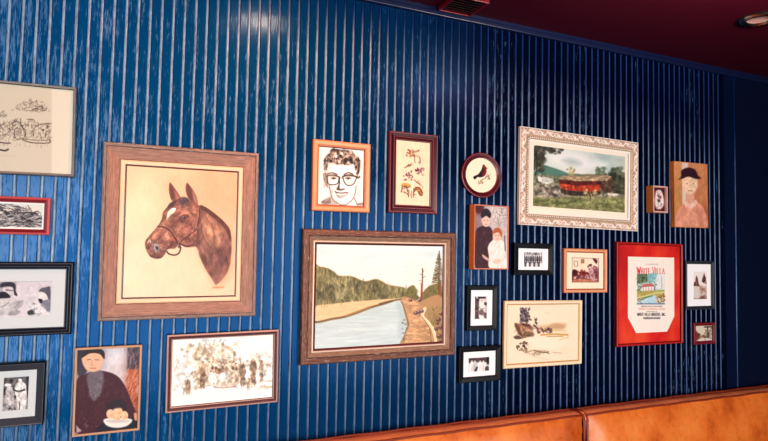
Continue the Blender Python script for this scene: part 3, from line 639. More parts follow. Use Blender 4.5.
# ---- generic canvas: dark-dressed and white-dressed sitters (plain stand-in)
a=art('dbl',80,130,(196,184,176),47)
a.crop(460,198,5.52)
a.grad([(0,0,(120,96,100)),(.6,.05,(206,196,190)),(1,.3,(190,180,176)),(0,.5,(150,130,130)),(1,.9,(206,196,190))])
a.mottle(.16,4,5,3)
a.poly([(84,45),(130,42),(125,80),(95,85)],(74,26,34),.85,2).specks(rect(180,60,260,150),50,4,.8,[(130,112,116),(226,220,214),(160,146,146)],70,40,.6)
a.poly([(86,200),(110,160),(150,155),(178,180),(178,260),(165,330),(160,385),(88,385)],(62,34,44),1,1).specks(rect(90,170,170,380),110,3.2,.7,[(86,56,64),(44,22,32),(104,74,82)],70,40,.5)
a.poly([(122,110),(145,95),(166,115),(160,150),(142,160),(126,145)],(222,190,172),1,1).poly([(115,95),(130,65),(155,62),(172,90),(165,112),(145,100),(124,112)],(44,34,44),1,1)
a.poly([(155,270),(178,235),(215,228),(245,250),(250,320),(258,385),(165,385),(160,320)],(232,224,212),1,1).specks(rect(165,240,250,385),60,3.2,.7,[(206,196,186),(244,238,230),(190,180,172)],80,30,.6)
a.poly([(185,200),(205,185),(225,205),(222,228),(205,238),(188,226)],(230,190,168),1,1).poly([(178,200),(190,170),(215,165),(232,190),(228,215),(212,190),(190,196)],(176,96,60),1,1)
a.line([(132,124),(138,124)],.5,(90,60,60)).line([(150,124),(156,124)],.5,(90,60,60)).line([(140,146),(150,146)],.5,(150,80,76)).line([(195,208),(201,208)],.5,(100,64,60)).line([(211,208),(217,208)],.5,(100,64,60)).line([(202,226),(211,226)],.5,(170,84,80))
a.poly([(125,310),(160,335),(165,350),(130,330)],(220,180,160),.9,1).poly([(185,345),(215,335),(225,350),(195,362)],(226,186,164),.9,1)
a.line([(245,210),(248,290)],1,(84,40,40),.8)

# ---- generic canvas: sitter in pink with a dark hat (plain stand-in)
a=art('hat',84,130,(196,138,92),53)
a.crop(670,158,5.95)
a.grad([(0,0,(206,146,98)),(.8,.1,(200,134,92)),(1,.5,(196,128,88)),(0,.6,(190,136,86)),(0,1,(196,130,60)),(1,.9,(150,86,60))])
a.mottle(.1,6,9,3).specks(rect(14,25,222,400),180,5,.9,[(214,160,116),(176,116,76),(206,140,96)],60,50,.45)
a.poly([(72,28),(108,30),(104,110),(92,290),(74,300)],(222,206,196),.9,1.2,False)
a.poly([(30,412),(44,320),(80,272),(105,248),(140,248),(172,268),(204,310),(214,412)],(214,150,124),1,1.2).specks([(40,400),(60,300),(120,255),(190,300),(205,405)],130,4,.9,[(232,178,152),(190,120,96),(222,160,130)],80,35,.4)
a.poly([(102,200),(136,200),(144,250),(122,268),(98,250)],(218,164,136),1,1.2)
a.poly([(88,250),(120,272),(152,248),(160,272),(122,300),(82,274)],(232,190,170),1,1.2)
a.poly([(76,120),(110,105),(154,116),(164,160),(150,200),(122,216),(92,204),(76,165)],(230,196,164),1,1.2)
a.poly([(50,128),(66,112),(70,75),(110,58),(150,72),(166,104),(184,122),(150,124),(110,112),(80,122)],(56,26,38),1,1.2)
a.ell(100,152,5,4,(70,50,50),.9,.5).ell(140,152,5,4,(70,50,50),.9,.5).line([(120,156),(117,176),(124,178)],.5,(190,140,110),.7).line([(110,195),(132,195)],.8,(150,84,80),.8).tex([(30,412),(44,320),(80,272),(140,248),(204,310),(214,412)],.25,6,9,2).tex([(76,120),(154,116),(164,160),(122,216),(80,170)],.35,5,6,2)
a.poly([(160,300),(190,330),(200,400),(172,400)],(190,120,98),.5,2)

# ---- small typed-looking group snapshot, three more snapshots
def snap(key,nu,nv,seed,c,bg=(196,192,192)):
    a=art(key,nu,nv,bg,seed);a.crop(*c);return a
K=[(30,28,34),(60,56,62),(90,86,92),(40,36,42)];W=[(226,222,220),(240,238,236),(200,196,194)]
a=snap('sb1',56,40,59,(510,238,10.5),(214,212,212))
a.blots(rect(148,145,345,300),40,.8,[(170,168,168),(196,194,194),(230,228,228)],.7)
for i in range(9):
    x=158+i*22;a.poly([(x-9,215),(x-4,190),(x+4,190),(x+9,215),(x+7,262),(x-7,262)],K[i%3],.9,.8);a.ell(x,180,6,8,(206,200,196),1,.4).ell(x,172,7,5,K[0],.9,.4)
for i in range(8):
    x=166+i*23;a.poly([(x-9,272),(x,250),(x+9,272),(x+8,300),(x-8,300)],W[i%3] if i%2 else K[1],.9,.8);a.ell(x,246,6,7,(214,208,204),1,.4).ell(x,240,6,4,K[3],.8,.4)
a.specks(rect(150,145,345,180),30,2,.6,K,80,20,.7)
a=snap('sb2',40,60,61,(466,288,11.03),(206,200,196))
a.poly(rect(103,90,150,345),(70,52,54),.9,1,False).poly(rect(103,90,240,118),(44,36,40),.9,1,False).blots(rect(103,120,150,340),26,1,[(40,30,34),(110,90,86),(150,130,124)],.7)
for x in (125,228): a.ell(x,108,10,12,(230,226,222),1,.3)
a.poly([(150,150),(180,125),(205,150),(205,240),(190,345),(150,345),(145,220)],(226,222,216),1,1).poly([(150,250),(185,235),(200,270),(190,300),(150,290)],(90,70,70),.8,1).poly([(205,160),(240,165),(238,190),(208,188)],(50,40,44),.9,1).poly([(205,270),(242,290),(240,340),(200,320)],(80,66,68),.85,1)
a.ell(178,142,14,16,(190,170,160),1,.4).line([(150,210),(165,230),(200,225)],.7,(110,96,92),.8).line([(225,190),(222,330)],.5,(120,110,106),.8)
a=snap('sb3',56,36,67,(460,346,12.24),(204,202,202))
a.poly(rect(112,122,360,200),(60,54,60),.85,1.2,False).blots(rect(150,110,310,175),24,1,[(120,56,66),(150,84,90),(90,40,50)],.8)
for x,c in ((150,W[1]),(185,W[2]),(250,W[1]),(290,W[0])):
    a.poly([(x-26,230),(x-10,195),(x+12,195),(x+28,230),(x+30,305),(x-30,305)],c,1,1);a.ell(x,188,12,15,(206,190,182),1,.35).ell(x,172,14,9,K[0],.95,.4);a.line([(x,230),(x-6,300)],.5,(150,146,146),.8)
a.poly([(325,140),(358,135),(360,210),(335,225)],K[0],.95,1).poly([(205,255),(222,260),(205,305),(180,305)],K[0],.9,1).poly([(315,255),(350,250),(352,300),(310,300)],K[1],.9,1).poly([(112,130),(135,130),(130,210),(115,205)],K[1],.9,1)
# ---- orange-framed scene: a room with figures at a red-clothed table
a=art('orange',80,60,(236,214,190),71)
a.crop(568,254,13.8)
a.poly(rect(55,48,435,240),(236,216,190),1,1,False).mottle(.05,10,10,2)
a.poly([(70,235),(100,215),(140,240),(260,245),(300,260),(420,230),(425,395),(50,395)],(120,44,44),1,1)
a.blots(rect(60,230,300,300),40,1.3,[(150,60,44),(96,24,34),(180,90,56),(110,40,40)],.8).blots(rect(70,290,420,385),50,1.3,[(206,186,180),(150,120,124),(110,60,64),(226,206,196)],.75)
a.poly([(70,360),(250,345),(400,370),(400,392),(60,392)],(196,130,96),.8,1.5).line([(60,350),(160,330),(300,350)],1,(110,44,50),.7)
a.line([(86,100),(138,104),(136,172),(90,166),(86,100)],.5,(110,90,84),.9,False).poly(rect(182,70,230,130),(166,124,84),1,.7,False).poly([(345,65),(405,80),(405,130),(380,125)],(84,36,44),.95,1)
a.poly([(270,180),(295,145),(330,140),(330,165),(285,185)],(80,44,46),.95,.8).poly([(280,190),(330,170),(380,230),(380,370),(320,350),(290,250)],(196,160,160),.9,1.2).poly([(350,180),(390,170),(425,220),(420,370),(380,350)],(130,70,80),.85,1.2)
a.blots(rect(300,190,420,370),34,1,[(226,196,186),(150,90,100),(96,50,66),(200,160,160)],.75).ell(305,185,16,20,(226,190,166),1,.4).ell(150,270,14,18,(220,180,160),.9,.4).ell(100,330,20,18,(226,196,190),.8,.5)
a.poly([(68,225),(120,222),(130,290),(70,295)],(70,24,30),.9,1.2)
a.line([(58,48),(432,56),(425,392),(50,392),(58,48)],1.0,(92,52,56),1,False)
# ---- twin towers in sepia, faded edges
a=art('church',56,76,(228,220,212),73)
a.crop(686,262,9.2)
a.poly(rect(68,220,195,348),(196,178,166),.8,1.5,False)
a.poly([(68,222),(80,186),(90,182),(93,140),(101,128),(110,150),(118,195),(130,226)],(96,56,52),1,1,False).poly([(90,206),(100,168),(108,206)],(156,122,112),.8,1)
a.poly([(148,180),(155,150),(163,122),(169,104),(176,125),(186,150),(184,176),(195,186),(190,206),(176,198),(160,190)],(84,52,52),1,1,False).ell(180,190,9,9,(206,190,178),.9,.4)
a.poly([(128,238),(142,212),(156,238),(192,242),(192,275),(130,275)],(176,140,120),.9,1,False).blots(rect(128,225,195,340),30,.8,[(120,84,76),(170,136,122),(214,200,188),(110,70,66)],.6)
a.poly([(72,330),(120,335),(150,310),(195,325),(195,348),(72,348)],(110,60,60),.85,1.2).poly([(72,235),(120,230),(122,325),(74,330)],(216,206,198),.7,2).blots(rect(120,295,195,340),10,1,[(80,40,44),(190,160,150)],.7)
# ---- small sepia lane with trees
a=art('maroon',60,44,(206,196,176),79)
a.crop(690,320,15.73)
a.poly([(95,180),(140,220),(160,240),(240,245),(360,280),(360,345),(95,345)],(150,128,110),1,1.5)
a.poly([(100,320),(200,275),(280,280),(360,300),(360,345),(100,345)],(222,208,198),.9,2).poly([(95,180),(130,205),(165,230),(140,290),(95,310)],(110,50,44),.9,1.5)
a.blots(rect(225,100,355,280),50,1,[(92,76,56),(130,110,84),(70,54,44),(176,156,126)],.75).line([(272,110),(280,190),(278,270)],1,(50,36,34),.95).line([(225,118),(280,120),(330,112)],1,(60,46,42),.9).blots(rect(180,235,260,270),14,.9,[(84,64,44),(110,90,64)],.85)
a.ell(145,220,18,14,(44,24,28),.9,.5).ell(240,305,10,10,(90,40,60),.8,.5)
# ---- tiny floral oval on maroon
a=art('tiny',44,60,(84,30,38),83)
a.crop(645,180,12.26)
a.poly([(125,190),(135,140),(165,122),(195,130),(215,170),(228,230),(232,290),(210,340),(175,358),(140,345),(122,300),(118,240)],(226,214,204),1,.8)
a.blots(rect(135,145,205,200),16,.55,[(160,140,130),(110,60,60),(190,170,160)],.8).blots(rect(145,190,200,250),22,.7,[(150,40,46),(96,24,36),(60,40,46),(190,90,90)],.9).blots(rect(145,245,205,270),10,.7,[(50,50,50),(90,90,84)],.85).blots(rect(140,280,205,335),20,.55,[(120,100,94),(90,60,60),(170,150,140)],.8)
a.line([(130,200),(138,150),(165,132),(200,145),(222,210),(226,290),(200,340),(170,350),(138,330),(126,270),(130,200)],.4,(170,140,136),.8)
a.ell(165,225,7,9,(244,236,230),.9,.5)

# ---- printed flour sack
a=art('red',150,170,(236,226,212),89)
a.mottle(.02,20,20,2).crop(625,255,5.18)
a.mottle(.012,2,2,1)
def glyph(x,y,w,h,ch,col):
    g={'W':[[(0,0),(.28,1)],[(.28,1),(.5,.15)],[(.5,.15),(.72,1)],[(.72,1),(1,0)]],'H':[[(.15,0),(.15,1)],[(.85,0),(.85,1)],[(.15,.5),(.85,.5)]],'I':[[(.5,0),(.5,1)]],'T':[[(.5,0),(.5,1)],[(0,0),(1,0)]],'E':[[(.2,0),(.2,1)],[(.2,0),(.9,0)],[(.2,.5),(.8,.5)],[(.2,1),(.9,1)]],'V':[[(0,0),(.5,1)],[(.5,1),(1,0)]],'L':[[(.2,0),(.2,1)],[(.2,1),(.95,1)]],'A':[[(0,1),(.5,0)],[(.5,0),(1,1)],[(.22,.65),(.78,.65)]],
    'G':[[(1,.15),(.6,0)],[(.6,0),(.1,.3)],[(.1,.3),(.1,.7)],[(.1,.7),(.6,1)],[(.6,1),(1,.8)],[(1,.8),(1,.55)],[(1,.55),(.6,.55)]],'R':[[(.15,0),(.15,1)],[(.15,0),(.9,.15)],[(.9,.15),(.85,.45)],[(.85,.45),(.15,.5)],[(.4,.5),(.95,1)]],'O':[[(.5,0),(.05,.3)],[(.05,.3),(.05,.7)],[(.05,.7),(.5,1)],[(.5,1),(.95,.7)],[(.95,.7),(.95,.3)],[(.95,.3),(.5,0)]],'C':[[(.95,.15),(.5,0)],[(.5,0),(.05,.35)],[(.05,.35),(.05,.65)],[(.05,.65),(.5,1)],[(.5,1),(.95,.85)]],'S':[[(.9,.1),(.2,.05)],[(.2,.05),(.15,.4)],[(.15,.4),(.85,.6)],[(.85,.6),(.8,.95)],[(.8,.95),(.1,.9)]],'N':[[(.12,1),(.12,0)],[(.12,0),(.88,1)],[(.88,1),(.88,0)]],',':[[(.5,.9),(.3,1.2)]],'.':[[(.45,.95),(.55,1)]]}[ch]
    big=h>16
    for p in g:
        thick=.26 if (abs(p[0][0]-p[1][0])<.5 and p[0][0]<=p[1][0]) else .16
        a.line([(x+q[0]*w,y+q[1]*h) for q in p],max(.35,thick*h/5.18*(.5 if big else .7)),col,.95,False,.35)
    if big and ch in 'WVA':
        for xx in {'W':(0,1),'H':(.15,.85),'I':(.5,),'V':(0,1),'T':(),'A':()}[ch]: a.line([(x+xx*w-2.6,y),(x+xx*w+2.6,y)],.5,col,.9,False,.3)
        for xx in {'W':(),'H':(.15,.85),'I':(.5,),'V':(),'T':(.5,),'A':(0,1)}[ch]: a.line([(x+xx*w-2.6,y+h),(x+xx*w+2.6,y+h)],.5,col,.9,False,.3)
def word(t,x0,x1,y,h,col,first=None,adv=None):
    wd=[{'I':.55,'W':1.5,'.':.5,',':.5,' ':.6}.get(c,1.) for c in t];k=(x1-x0)/sum(wd);x=x0
    for i,(c,w) in enumerate(zip(t,wd)):
        if c!=' ':
            hh=h*(1.22 if first and i in first else 1)
            glyph(x+.08*k*w,y+h-hh,w*k*.82,hh,c,col)
        x+=w*k
RED=(200,34,50)
word('WHITE VILLA',60,205,70,27,RED,first=(0,6))
# small heading and lower print lines
def fine(x0,x1,y,h,col,seed):
    r=np.random.default_rng(seed);x=x0
    while x<x1:
        w=3+r.random()*3;a.line([(x,y),(x+w*.2,y+h),(x+w*.8,y+h*r.random())],.38,col,.75,False,.4);x+=w+1.4+(3 if r.random()<.15 else 0)
fine(106,172,46,4,(150,130,126),1)
pic=rect(62,98,204,250)
a.poly(pic,(196,212,204),1,.6,False)
a.poly([(62,98),(120,98),(130,120),(112,142),(62,150)],(92,114,88),1,1.,False).blots(rect(62,100,122,146),46,.8,[(60,80,62),(120,140,96),(40,56,50),(150,160,120)],.85)
a.poly([(120,98),(165,98),(152,135),(130,145),(118,130)],(130,180,182),.9,1.5).blots(rect(112,98,165,142),26,.8,[(110,176,172),(160,206,200),(80,130,130),(196,220,216)],.75).poly([(165,98),(204,98),(204,176),(158,172)],(226,224,218),.9,1.5,False).line([(188,112),(190,172)],.5,(120,126,120),.8).blots(rect(165,120,204,176),10,.7,[(196,204,200),(170,186,186)],.6)
a.blots(rect(62,148,88,186),20,.8,[(50,60,54),(84,90,76),(110,104,86)],.85).blots(rect(142,150,168,184),16,.8,[(60,64,60),(90,90,84)],.85)
a.poly([(86,164),(148,160),(148,184),(86,186)],(232,218,214),1,.6,False).poly([(82,165),(96,150),(140,147),(152,161)],(190,104,98),.95,.6,False)
for x in (94,108,122,136): a.line([(x,168),(x,182)],.5,(120,104,110),.8)
a.line([(84,165),(150,161)],.4,(120,64,64),.8)
a.poly([(62,187),(204,180),(204,218),(62,228)],(164,168,96),1,.8,False).blots(rect(64,188,202,220),60,.8,[(116,138,74),(206,192,112),(170,150,70),(214,196,140),(206,130,76)],.75)
a.line([(66,222),(110,210),(160,198),(200,192)],1.1,(222,212,160),.9).line([(70,205),(120,196)],.8,(206,136,80),.8)
a.poly([(62,250),(88,236),(120,218),(160,210),(150,250)],(180,208,216),1,.8).blots(rect(90,222,150,248),16,.8,[(206,222,226),(150,190,204),(226,232,232)],.7).line([(90,228),(118,218),(140,212)],1.,(50,130,84),.9)
a.blots(rect(62,222,92,250),22,.7,[(60,70,56),(110,110,70),(150,110,60)],.85).blots(rect(158,204,204,250),60,.8,[(150,90,50),(100,64,46),(206,160,90),(90,80,56),(190,130,66),(226,186,120)],.9)
a.poly(rect(60,250,206,256),(70,110,140),.9,.5,False)
fine(84,190,263,6,(60,60,70),2);fine(70,205,275,9,(200,120,110),3);fine(110,165,291,4,(80,76,80),4)
word('WHITE VILLA GROCERS, INC.',62,210,301,13,(50,46,60))
fine(95,180,322,9,(50,46,56),6);fine(95,180,323,8,(50,46,56),7)
# ================================================================ the room
CEIL=CAM_H+1.14
XL,XR,YF=-2.6,4.3,-5.4
PITCH=.0413;PHASE=.8393-40*PITCH*1.0
def paint_blue(name,base,bead=False,streak=1.):
    t=NT(name);o=t.coord()
    v=t.mapping(o,(90,1,8));n=t.noise(v,1.,6,.62)
    v2=t.mapping(o,(260,1,34));n2=t.noise(v2,1.,4,.6)
    big=t.noise(t.mapping(o,(1.6,1,1.3)),1.,3)
    if not bead:
        # window gloss and falloff painted in: bright boards at left, dark navy right
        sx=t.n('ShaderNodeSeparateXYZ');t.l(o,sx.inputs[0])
        lit_x=t.ramp(t.math('ADD',t.math('MULTIPLY',sx.outputs[0],.25),t.math('ADD',t.math('MULTIPLY',t.math('SUBTRACT',big,.5),.25),.25)),[(.22,L4(PL_LIT)),(.66,L4(base))])
        c=t.mix(1.,lit_x,t.mix(big,(.8,.8,.8,1),(1.2,1.2,1.2,1)),'MULTIPLY')
    else: c=t.mix(big,tuple(x*.7 for x in L4(base)[:3])+(1,),tuple(x*1.3 for x in L4(base)[:3])+(1,))
    th=t.math('ADD',t.math('MULTIPLY',n,.55),t.math('MULTIPLY',n2,.45))
    if bead:
        # pale highlight painted along the bead, broken up by noise
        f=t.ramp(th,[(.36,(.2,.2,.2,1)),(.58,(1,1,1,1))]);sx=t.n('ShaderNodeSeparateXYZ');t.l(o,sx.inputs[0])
        # painted highlight dims towards the right, under the ceiling and lower down
        wx=t.math('SUBTRACT',BEAD_GLINT,t.math('MULTIPLY',sx.outputs[0],BEAD_FALL))
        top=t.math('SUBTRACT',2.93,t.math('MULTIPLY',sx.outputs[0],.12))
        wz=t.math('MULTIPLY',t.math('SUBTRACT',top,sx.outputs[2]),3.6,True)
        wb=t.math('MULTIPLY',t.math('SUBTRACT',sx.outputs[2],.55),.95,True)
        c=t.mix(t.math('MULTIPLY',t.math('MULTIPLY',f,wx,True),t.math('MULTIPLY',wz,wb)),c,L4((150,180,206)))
        t.set(Base_Color=c,Roughness=.3,Specular_IOR_Level=BEAD_SPEC);t.bump(th,.3,.0015)
    else:
        # pale brush marks painted in as gloss glints, denser towards the left
        patch=t.noise(t.mapping(o,(2.2,1,1.1)),1.,2)
        th2=t.math('ADD',th,t.math('MULTIPLY',t.math('SUBTRACT',patch,.5),.4))
        th2=t.math('ADD',th2,t.math('MULTIPLY',t.math('SUBTRACT',.35,sx.outputs[0],True),.22))
        f=t.ramp(th2,[(.60,(0,0,0,1)),(.68,(1,1,1,1))]);c=t.mix(t.math('MULTIPLY',f,.55*streak),c,L4((110,150,190)))
        r=t.math('MULTIPLY_ADD',n,.14);r.node.inputs[2].default_value=PL_ROUGH
        t.set(Base_Color=c,Roughness=r,Specular_IOR_Level=PL_SPEC,Specular_Tint=PL_TINT,IOR=PL_IOR);t.bump(th,PL_BUMP,.0022)
    return t.m
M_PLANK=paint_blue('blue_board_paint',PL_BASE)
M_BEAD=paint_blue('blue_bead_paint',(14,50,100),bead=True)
M_TRIM=plain('blue_trim_paint',(3,19,52),.4,.3,mott=.25,scale=6)
M_CEIL=plain('red_ceiling_paint',(74,3,30),.55,.3,mott=.1,scale=3)
def beadboard():
    prof=[];x=XL;end=3.262
    k0=math.floor((XL-PHASE)/PITCH)
    cells=[]
    k=k0
    pts=[(XL,0.)];mats=[]
    while True:
        c=PHASE+k*PITCH;k+=1
        if c-.012<XL: continue
        if c+.012>end: break
        pts.append((c-.0070,0.));mats.append(0)
        pts.append((c-.0058,.0040));mats.append(0)
        n=7
        for j in range(n+1):
            a=math.pi*(1-j/n)
            pts.append((c+.0050*math.cos(a),.0030-.0055*math.sin(a)));mats.append(1)
        pts.append((c+.0058,.0040));mats.append(0)
        pts.append((c+.0070,0.));mats.append(0)
    pts.append((end,0.));mats.append(0)
    V=[];F=[]
    z0,z1=0.,CEIL
    for (px,py) in pts: V+=[(px,py,z0),(px,py,z1)]
    for i in range(len(pts)-1): F.append((2*i,2*i+2,2*i+3,2*i+1))
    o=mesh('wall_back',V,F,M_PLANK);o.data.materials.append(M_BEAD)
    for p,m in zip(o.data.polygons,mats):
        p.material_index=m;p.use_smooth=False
    return tag(o,'tall deep blue painted beadboard wall the pictures hang on','wall',kind='structure')
beadboard()
def struct(name,x0,x1,y0,y1,z0,z1,mat,label,cat,bev=0):
    bm=bmesh.new();bbox(bm,x0,x1,y0,y1,z0,z1,bev);return tag(bm_obj(name,bm,mat),label,cat,kind='structure')
t=NT('dark_floor_boards');o=t.coord();br=t.n('ShaderNodeTexBrick');br.inputs['Scale'].default_value=1.;br.inputs['Brick Width'].default_value=1.4;br.inputs['Row Height'].default_value=.12;br.inputs['Mortar Size'].default_value=.004
t.l(o,br.inputs['Vector']);br.inputs['Color1'].default_value=L4((88,56,36));br.inputs['Color2'].default_value=L4((70,44,28));br.inputs['Mortar'].default_value=L4((20,12,8))
t.set(Base_Color=br.outputs['Color'],Roughness=.4);M_FLOOR=t.m
struct('floor',XL-.1,XR+.1,YF-.1,.1,-.1,0,M_FLOOR,'dark wooden board floor of the dining room','floor')
struct('ceiling',XL-.1,XR+.1,YF-.1,.1,CEIL,CEIL+.1,M_CEIL,'dark red painted ceiling above the blue wall','ceiling')
struct('wall_left',XL-.1,XL,YF,.1,0,CEIL,plain('blue_side_wall',(8,30,70),.5),'plain blue side wall at the left end','wall')
M_RWALL=plain('blue_right_wall',(2,15,44),.6,.15)
struct('wall_right',XR,XR+.1,YF,.1,0,CEIL,M_RWALL,'plain dark blue side wall at the far right end','wall')
# smooth boards closing the beadboard at its right end
struct('trim_1',3.262,3.352,-.016,.03,0,CEIL-.045,M_TRIM,'flat vertical blue board closing the right end of the beadboard','trim')
bm=bmesh.new();bmesh.ops.create_cone(bm,cap_ends=True,segments=14,radius1=.0065,radius2=.0065,depth=CEIL-.05,matrix=Matrix.Translation((3.357,-.012,(CEIL-.05)/2)))
tag(bm_obj('trim_2',bm,M_BEAD,smooth=True),'thin pale rounded bead running up beside the flat corner board','trim',kind='structure')
struct('trim_3',3.362,XR,-.004,.05,0,CEIL,M_RWALL,'smooth dark blue panel right of the corner board','wall panel')
# crown strip under the ceiling
bm=bmesh.new();bbox(bm,XL,XR,-.018,.004,CEIL-.044,CEIL-.018,.006,3);bbox(bm,XL,XR,-.009,.004,CEIL-.020,CEIL)
tag(bm_obj('trim_4',bm,plain('crown_blue',(16,28,62),.35,.5)),'narrow blue moulding strip running along the top of the wall','trim',kind='structure')

# ---------------------------------------------------------------- ceiling fittings
M_STEEL=plain('satin_nickel',(190,184,176),.22,.5,1.,.05)
M_DARK=plain('dark_can_lining',(24,14,14),.35,.5)
def lathe(pts,n=40):
    bm=bmesh.new();rings=[[bm.verts.new((r*math.cos(2*math.pi*i/n),r*math.sin(2*math.pi*i/n),z)) for i in range(n)] for r,z in pts]
    for a,b in zip(rings,rings[1:]):
        for i in range(n): bm.faces.new((a[i],a[(i+1)%n],b[(i+1)%n],b[i]))
    return bm,rings
tE=NT('warm_lamp_glass');tE.set(Base_Color=(1,.85,.7,1),Emission_Color=(1.,.34,.11,1.),Emission_Strength=LAMP_ON);M_LAMP=tE.m
tE=NT('dim_lamp_glass');tE.set(Base_Color=(.7,.45,.4,1),Roughness=.25,Emission_Color=(1.,.45,.35,1.),Emission_Strength=.05);M_LAMPDIM=tE.m
def downlight(x,y,label,lit):
    e=empty('recessed_light',(x,y,CEIL),label,'ceiling light','recessed lights along the picture wall')
    bm,_=lathe([(.050,-.002),(.058,-.012),(.066,-.014),(.078,-.008),(.084,0.)]);bm_obj('trim_ring',bm,M_STEEL,e,True)
    bm,_=lathe([(.0835,-.0005),(.092,-.006),(.096,0.)]);bm_obj('outer_ring',bm,M_DARK,e,True)
    bm,r=lathe([(.050,-.002),(.046,-.001)]);bm.faces.new(r[-1]);bm_obj('lamp_lens',bm,M_LAMP if lit else M_LAMPDIM,e)
    return e
downlight(.575,-.53,'lit warm recessed ceiling light above the horse painting',True)
downlight(2.735,-.575,'unlit recessed ceiling light with metal ring at the right end',False)
# square dark red fitting tight against the crown strip
fx=empty('ceiling_vent',(1.375,-.105,CEIL),'dark red square vent box on the ceiling beside the crown strip','vent')
bm=bmesh.new()
for a in ((-.085,.085,-.085,-.077),(-.085,.085,.077,.085),(-.085,-.077,-.077,.077),(.077,.085,-.077,.077)): bbox(bm,a[0],a[1],a[2],a[3],-.022,0,.002)
bm_obj('vent_frame',bm,plain('vent_red_enamel',(120,16,34),.3,.5),fx)
for k in range(7):
    y=-.066+k*.022;bm=bmesh.new();r=bmesh.ops.create_cube(bm,size=1.)['verts']
    for v in r: v.co=Vector((v.co.x*.154,v.co.y*.020,v.co.z*.0025))
    bmesh.ops.rotate(bm,verts=bm.verts,cent=(0,0,0),matrix=Matrix.Rotation(.6,3,'X'));bmesh.ops.translate(bm,verts=bm.verts,vec=(0,y,-.014))
    bm_obj('slat',bm,bpy.data.materials.get('vent_slat_red') or plain('vent_slat_red',(40,6,14),.3,.5),fx)
bm=bmesh.new();bbox(bm,-.077,.077,-.077,.077,-.004,0);bm_obj('vent_back',bm,M_DARK,fx)

# ---------------------------------------------------------------- leather booth back and seat
ZT=CAM_H-.790            # top of the back
t=NT('tan_leather');o=t.coord()
n1=t.noise(t.mapping(o,(5,5,4)),1.,5,.6);n2=t.noise(o,38,3,.5)
c=t.ramp(t.math('ADD',t.math('MULTIPLY',n1,.86),t.math('MULTIPLY',n2,.14)),[(.28,L4((160,70,22))),(.5,L4((206,110,42))),(.72,L4((226,138,66)))])
t.set(Base_Color=c,Roughness=t.ramp(n2,[(.3,(.24,)*3),(.7,(.42,)*3)]),Specular_IOR_Level=.55)
t.bump(t.math('ADD',t.math('MULTIPLY',n2,.25),t.math('MULTIPLY',n1,2.)),.22,.004);M_LEATHER=t.m
M_WELT=plain('oxblood_welt',(132,56,34),.4,.4)
M_BAND=plain('tan_top_band',(222,140,90),.42,.45,mott=.3,scale=14)
SEAM=2.075;BX0,BX1=-.35,4.25
booth=empty('booth_bench',(1.95,-.3,0),'long tan leather booth bench with tall upholstered back along the wall','bench')
def child(o): o.location=-booth.location;return o
def cushion(x0,x1):
    # padded front of the back: bulges in the middle, tucked in at seams and top
    nx,nz=max(24,int((x1-x0)/.03)),22;V=[];F=[]
    z0,z1=.47,ZT
    for j in range(nz+1):
        b=j/nz;z=z0+(z1-z0)*b
        for i in range(nx+1):
            a=i/nx;x=x0+(x1-x0)*a
            ex=min(a,1-a)*(x1-x0);ez=min((1-b)*(z1-z0),.3);eb=b*(z1-z0)
            g=lambda d,r: math.sin(min(d/r,1)*math.pi/2)**.8
            p=.055*g(ex,.11)*g(ez,.24)*g(eb,.08)
            # gathered wrinkles beside the seam
            wr=.0035*math.exp(-ex/.07)*math.sin(z*95+2*math.sin(x*40))*g(ez,.05)
            V.append((x,-.125-p+wr,z))
    for j in range(nz):
        for i in range(nx):
            k=j*(nx+1)+i;F.append((k,k+1,k+nx+2,k+nx+1))
    return child(mesh('back_cushion',V,F,M_LEATHER,booth,True))
cushion(BX0,SEAM-.012);cushion(SEAM+.012,BX1)
def tube(name,pts,r,mat,par,n=8,closed=False):
    bm=bmesh.new();rings=[]
    for i,p in enumerate(pts):
        p=Vector(p);a=Vector(pts[max(i-1,0)]);b=Vector(pts[min(i+1,len(pts)-1)]);d=(b-a).normalized()
        u=d.cross(Vector((0,0,1)));u=u.normalized() if u.length>1e-3 else Vector((0,1,0));w=d.cross(u)
        rings.append([bm.verts.new(p+u*r*math.cos(2*math.pi*k/n)+w*r*math.sin(2*math.pi*k/n)) for k in range(n)])
    for a,b in zip(rings,rings[1:]):
        for k in range(n): bm.faces.new((a[k],a[(k+1)%n],b[(k+1)%n],b[k]))
    bm.faces.new(rings[0]);bm.faces.new(rings[-1]);return bm_obj(name,bm,mat,par,True)
def band(x0,x1):
    nx=max(16,int((x1-x0)/.04));V=[];F=[];prof=[(-.125,-.002),(-.118,.006),(-.085,.012),(-.050,.010),(-.034,0.),(-.030,-.03)]
    for i in range(nx+1):
        x=x0+(x1-x0)*i/nx
        for (y,z) in prof: V.append((x,y,ZT+z+.0012*math.sin(x*23+y*60)))
    m=len(prof)
    for i in range(nx):
        for j in range(m-1):
            k=i*m+j;F.append((k,k+1,k+m+1,k+m))
    child(mesh('top_band',V,F,M_BAND,booth,True))
    for y,z in ((-.124,.003),(-.045,.012)): child(tube('top_piping',[(x0+(x1-x0)*i/nx,y,ZT+z+.0012*math.sin((x0+(x1-x0)*i/nx)*23)) for i in range(nx+1)],.0052,M_WELT,booth))
band(BX0,SEAM-.010);band(SEAM+.010,BX1)
for dx in (-.0095,.0095): child(tube('seam_piping',[(SEAM+dx,-.135,.47),(SEAM+dx,-.138,.7),(SEAM+dx,-.135,ZT-.02),(SEAM+dx,-.126,ZT+.004),(SEAM+dx,-.09,ZT+.014),(SEAM+dx,-.045,ZT+.012)],.0065,M_WELT,booth))
child(tube('seam_welt',[(SEAM,-.128,.47),(SEAM,-.131,.7),(SEAM,-.129,ZT-.01),(SEAM,-.118,ZT+.010),(SEAM,-.05,ZT+.011)],.006,M_BAND,booth))
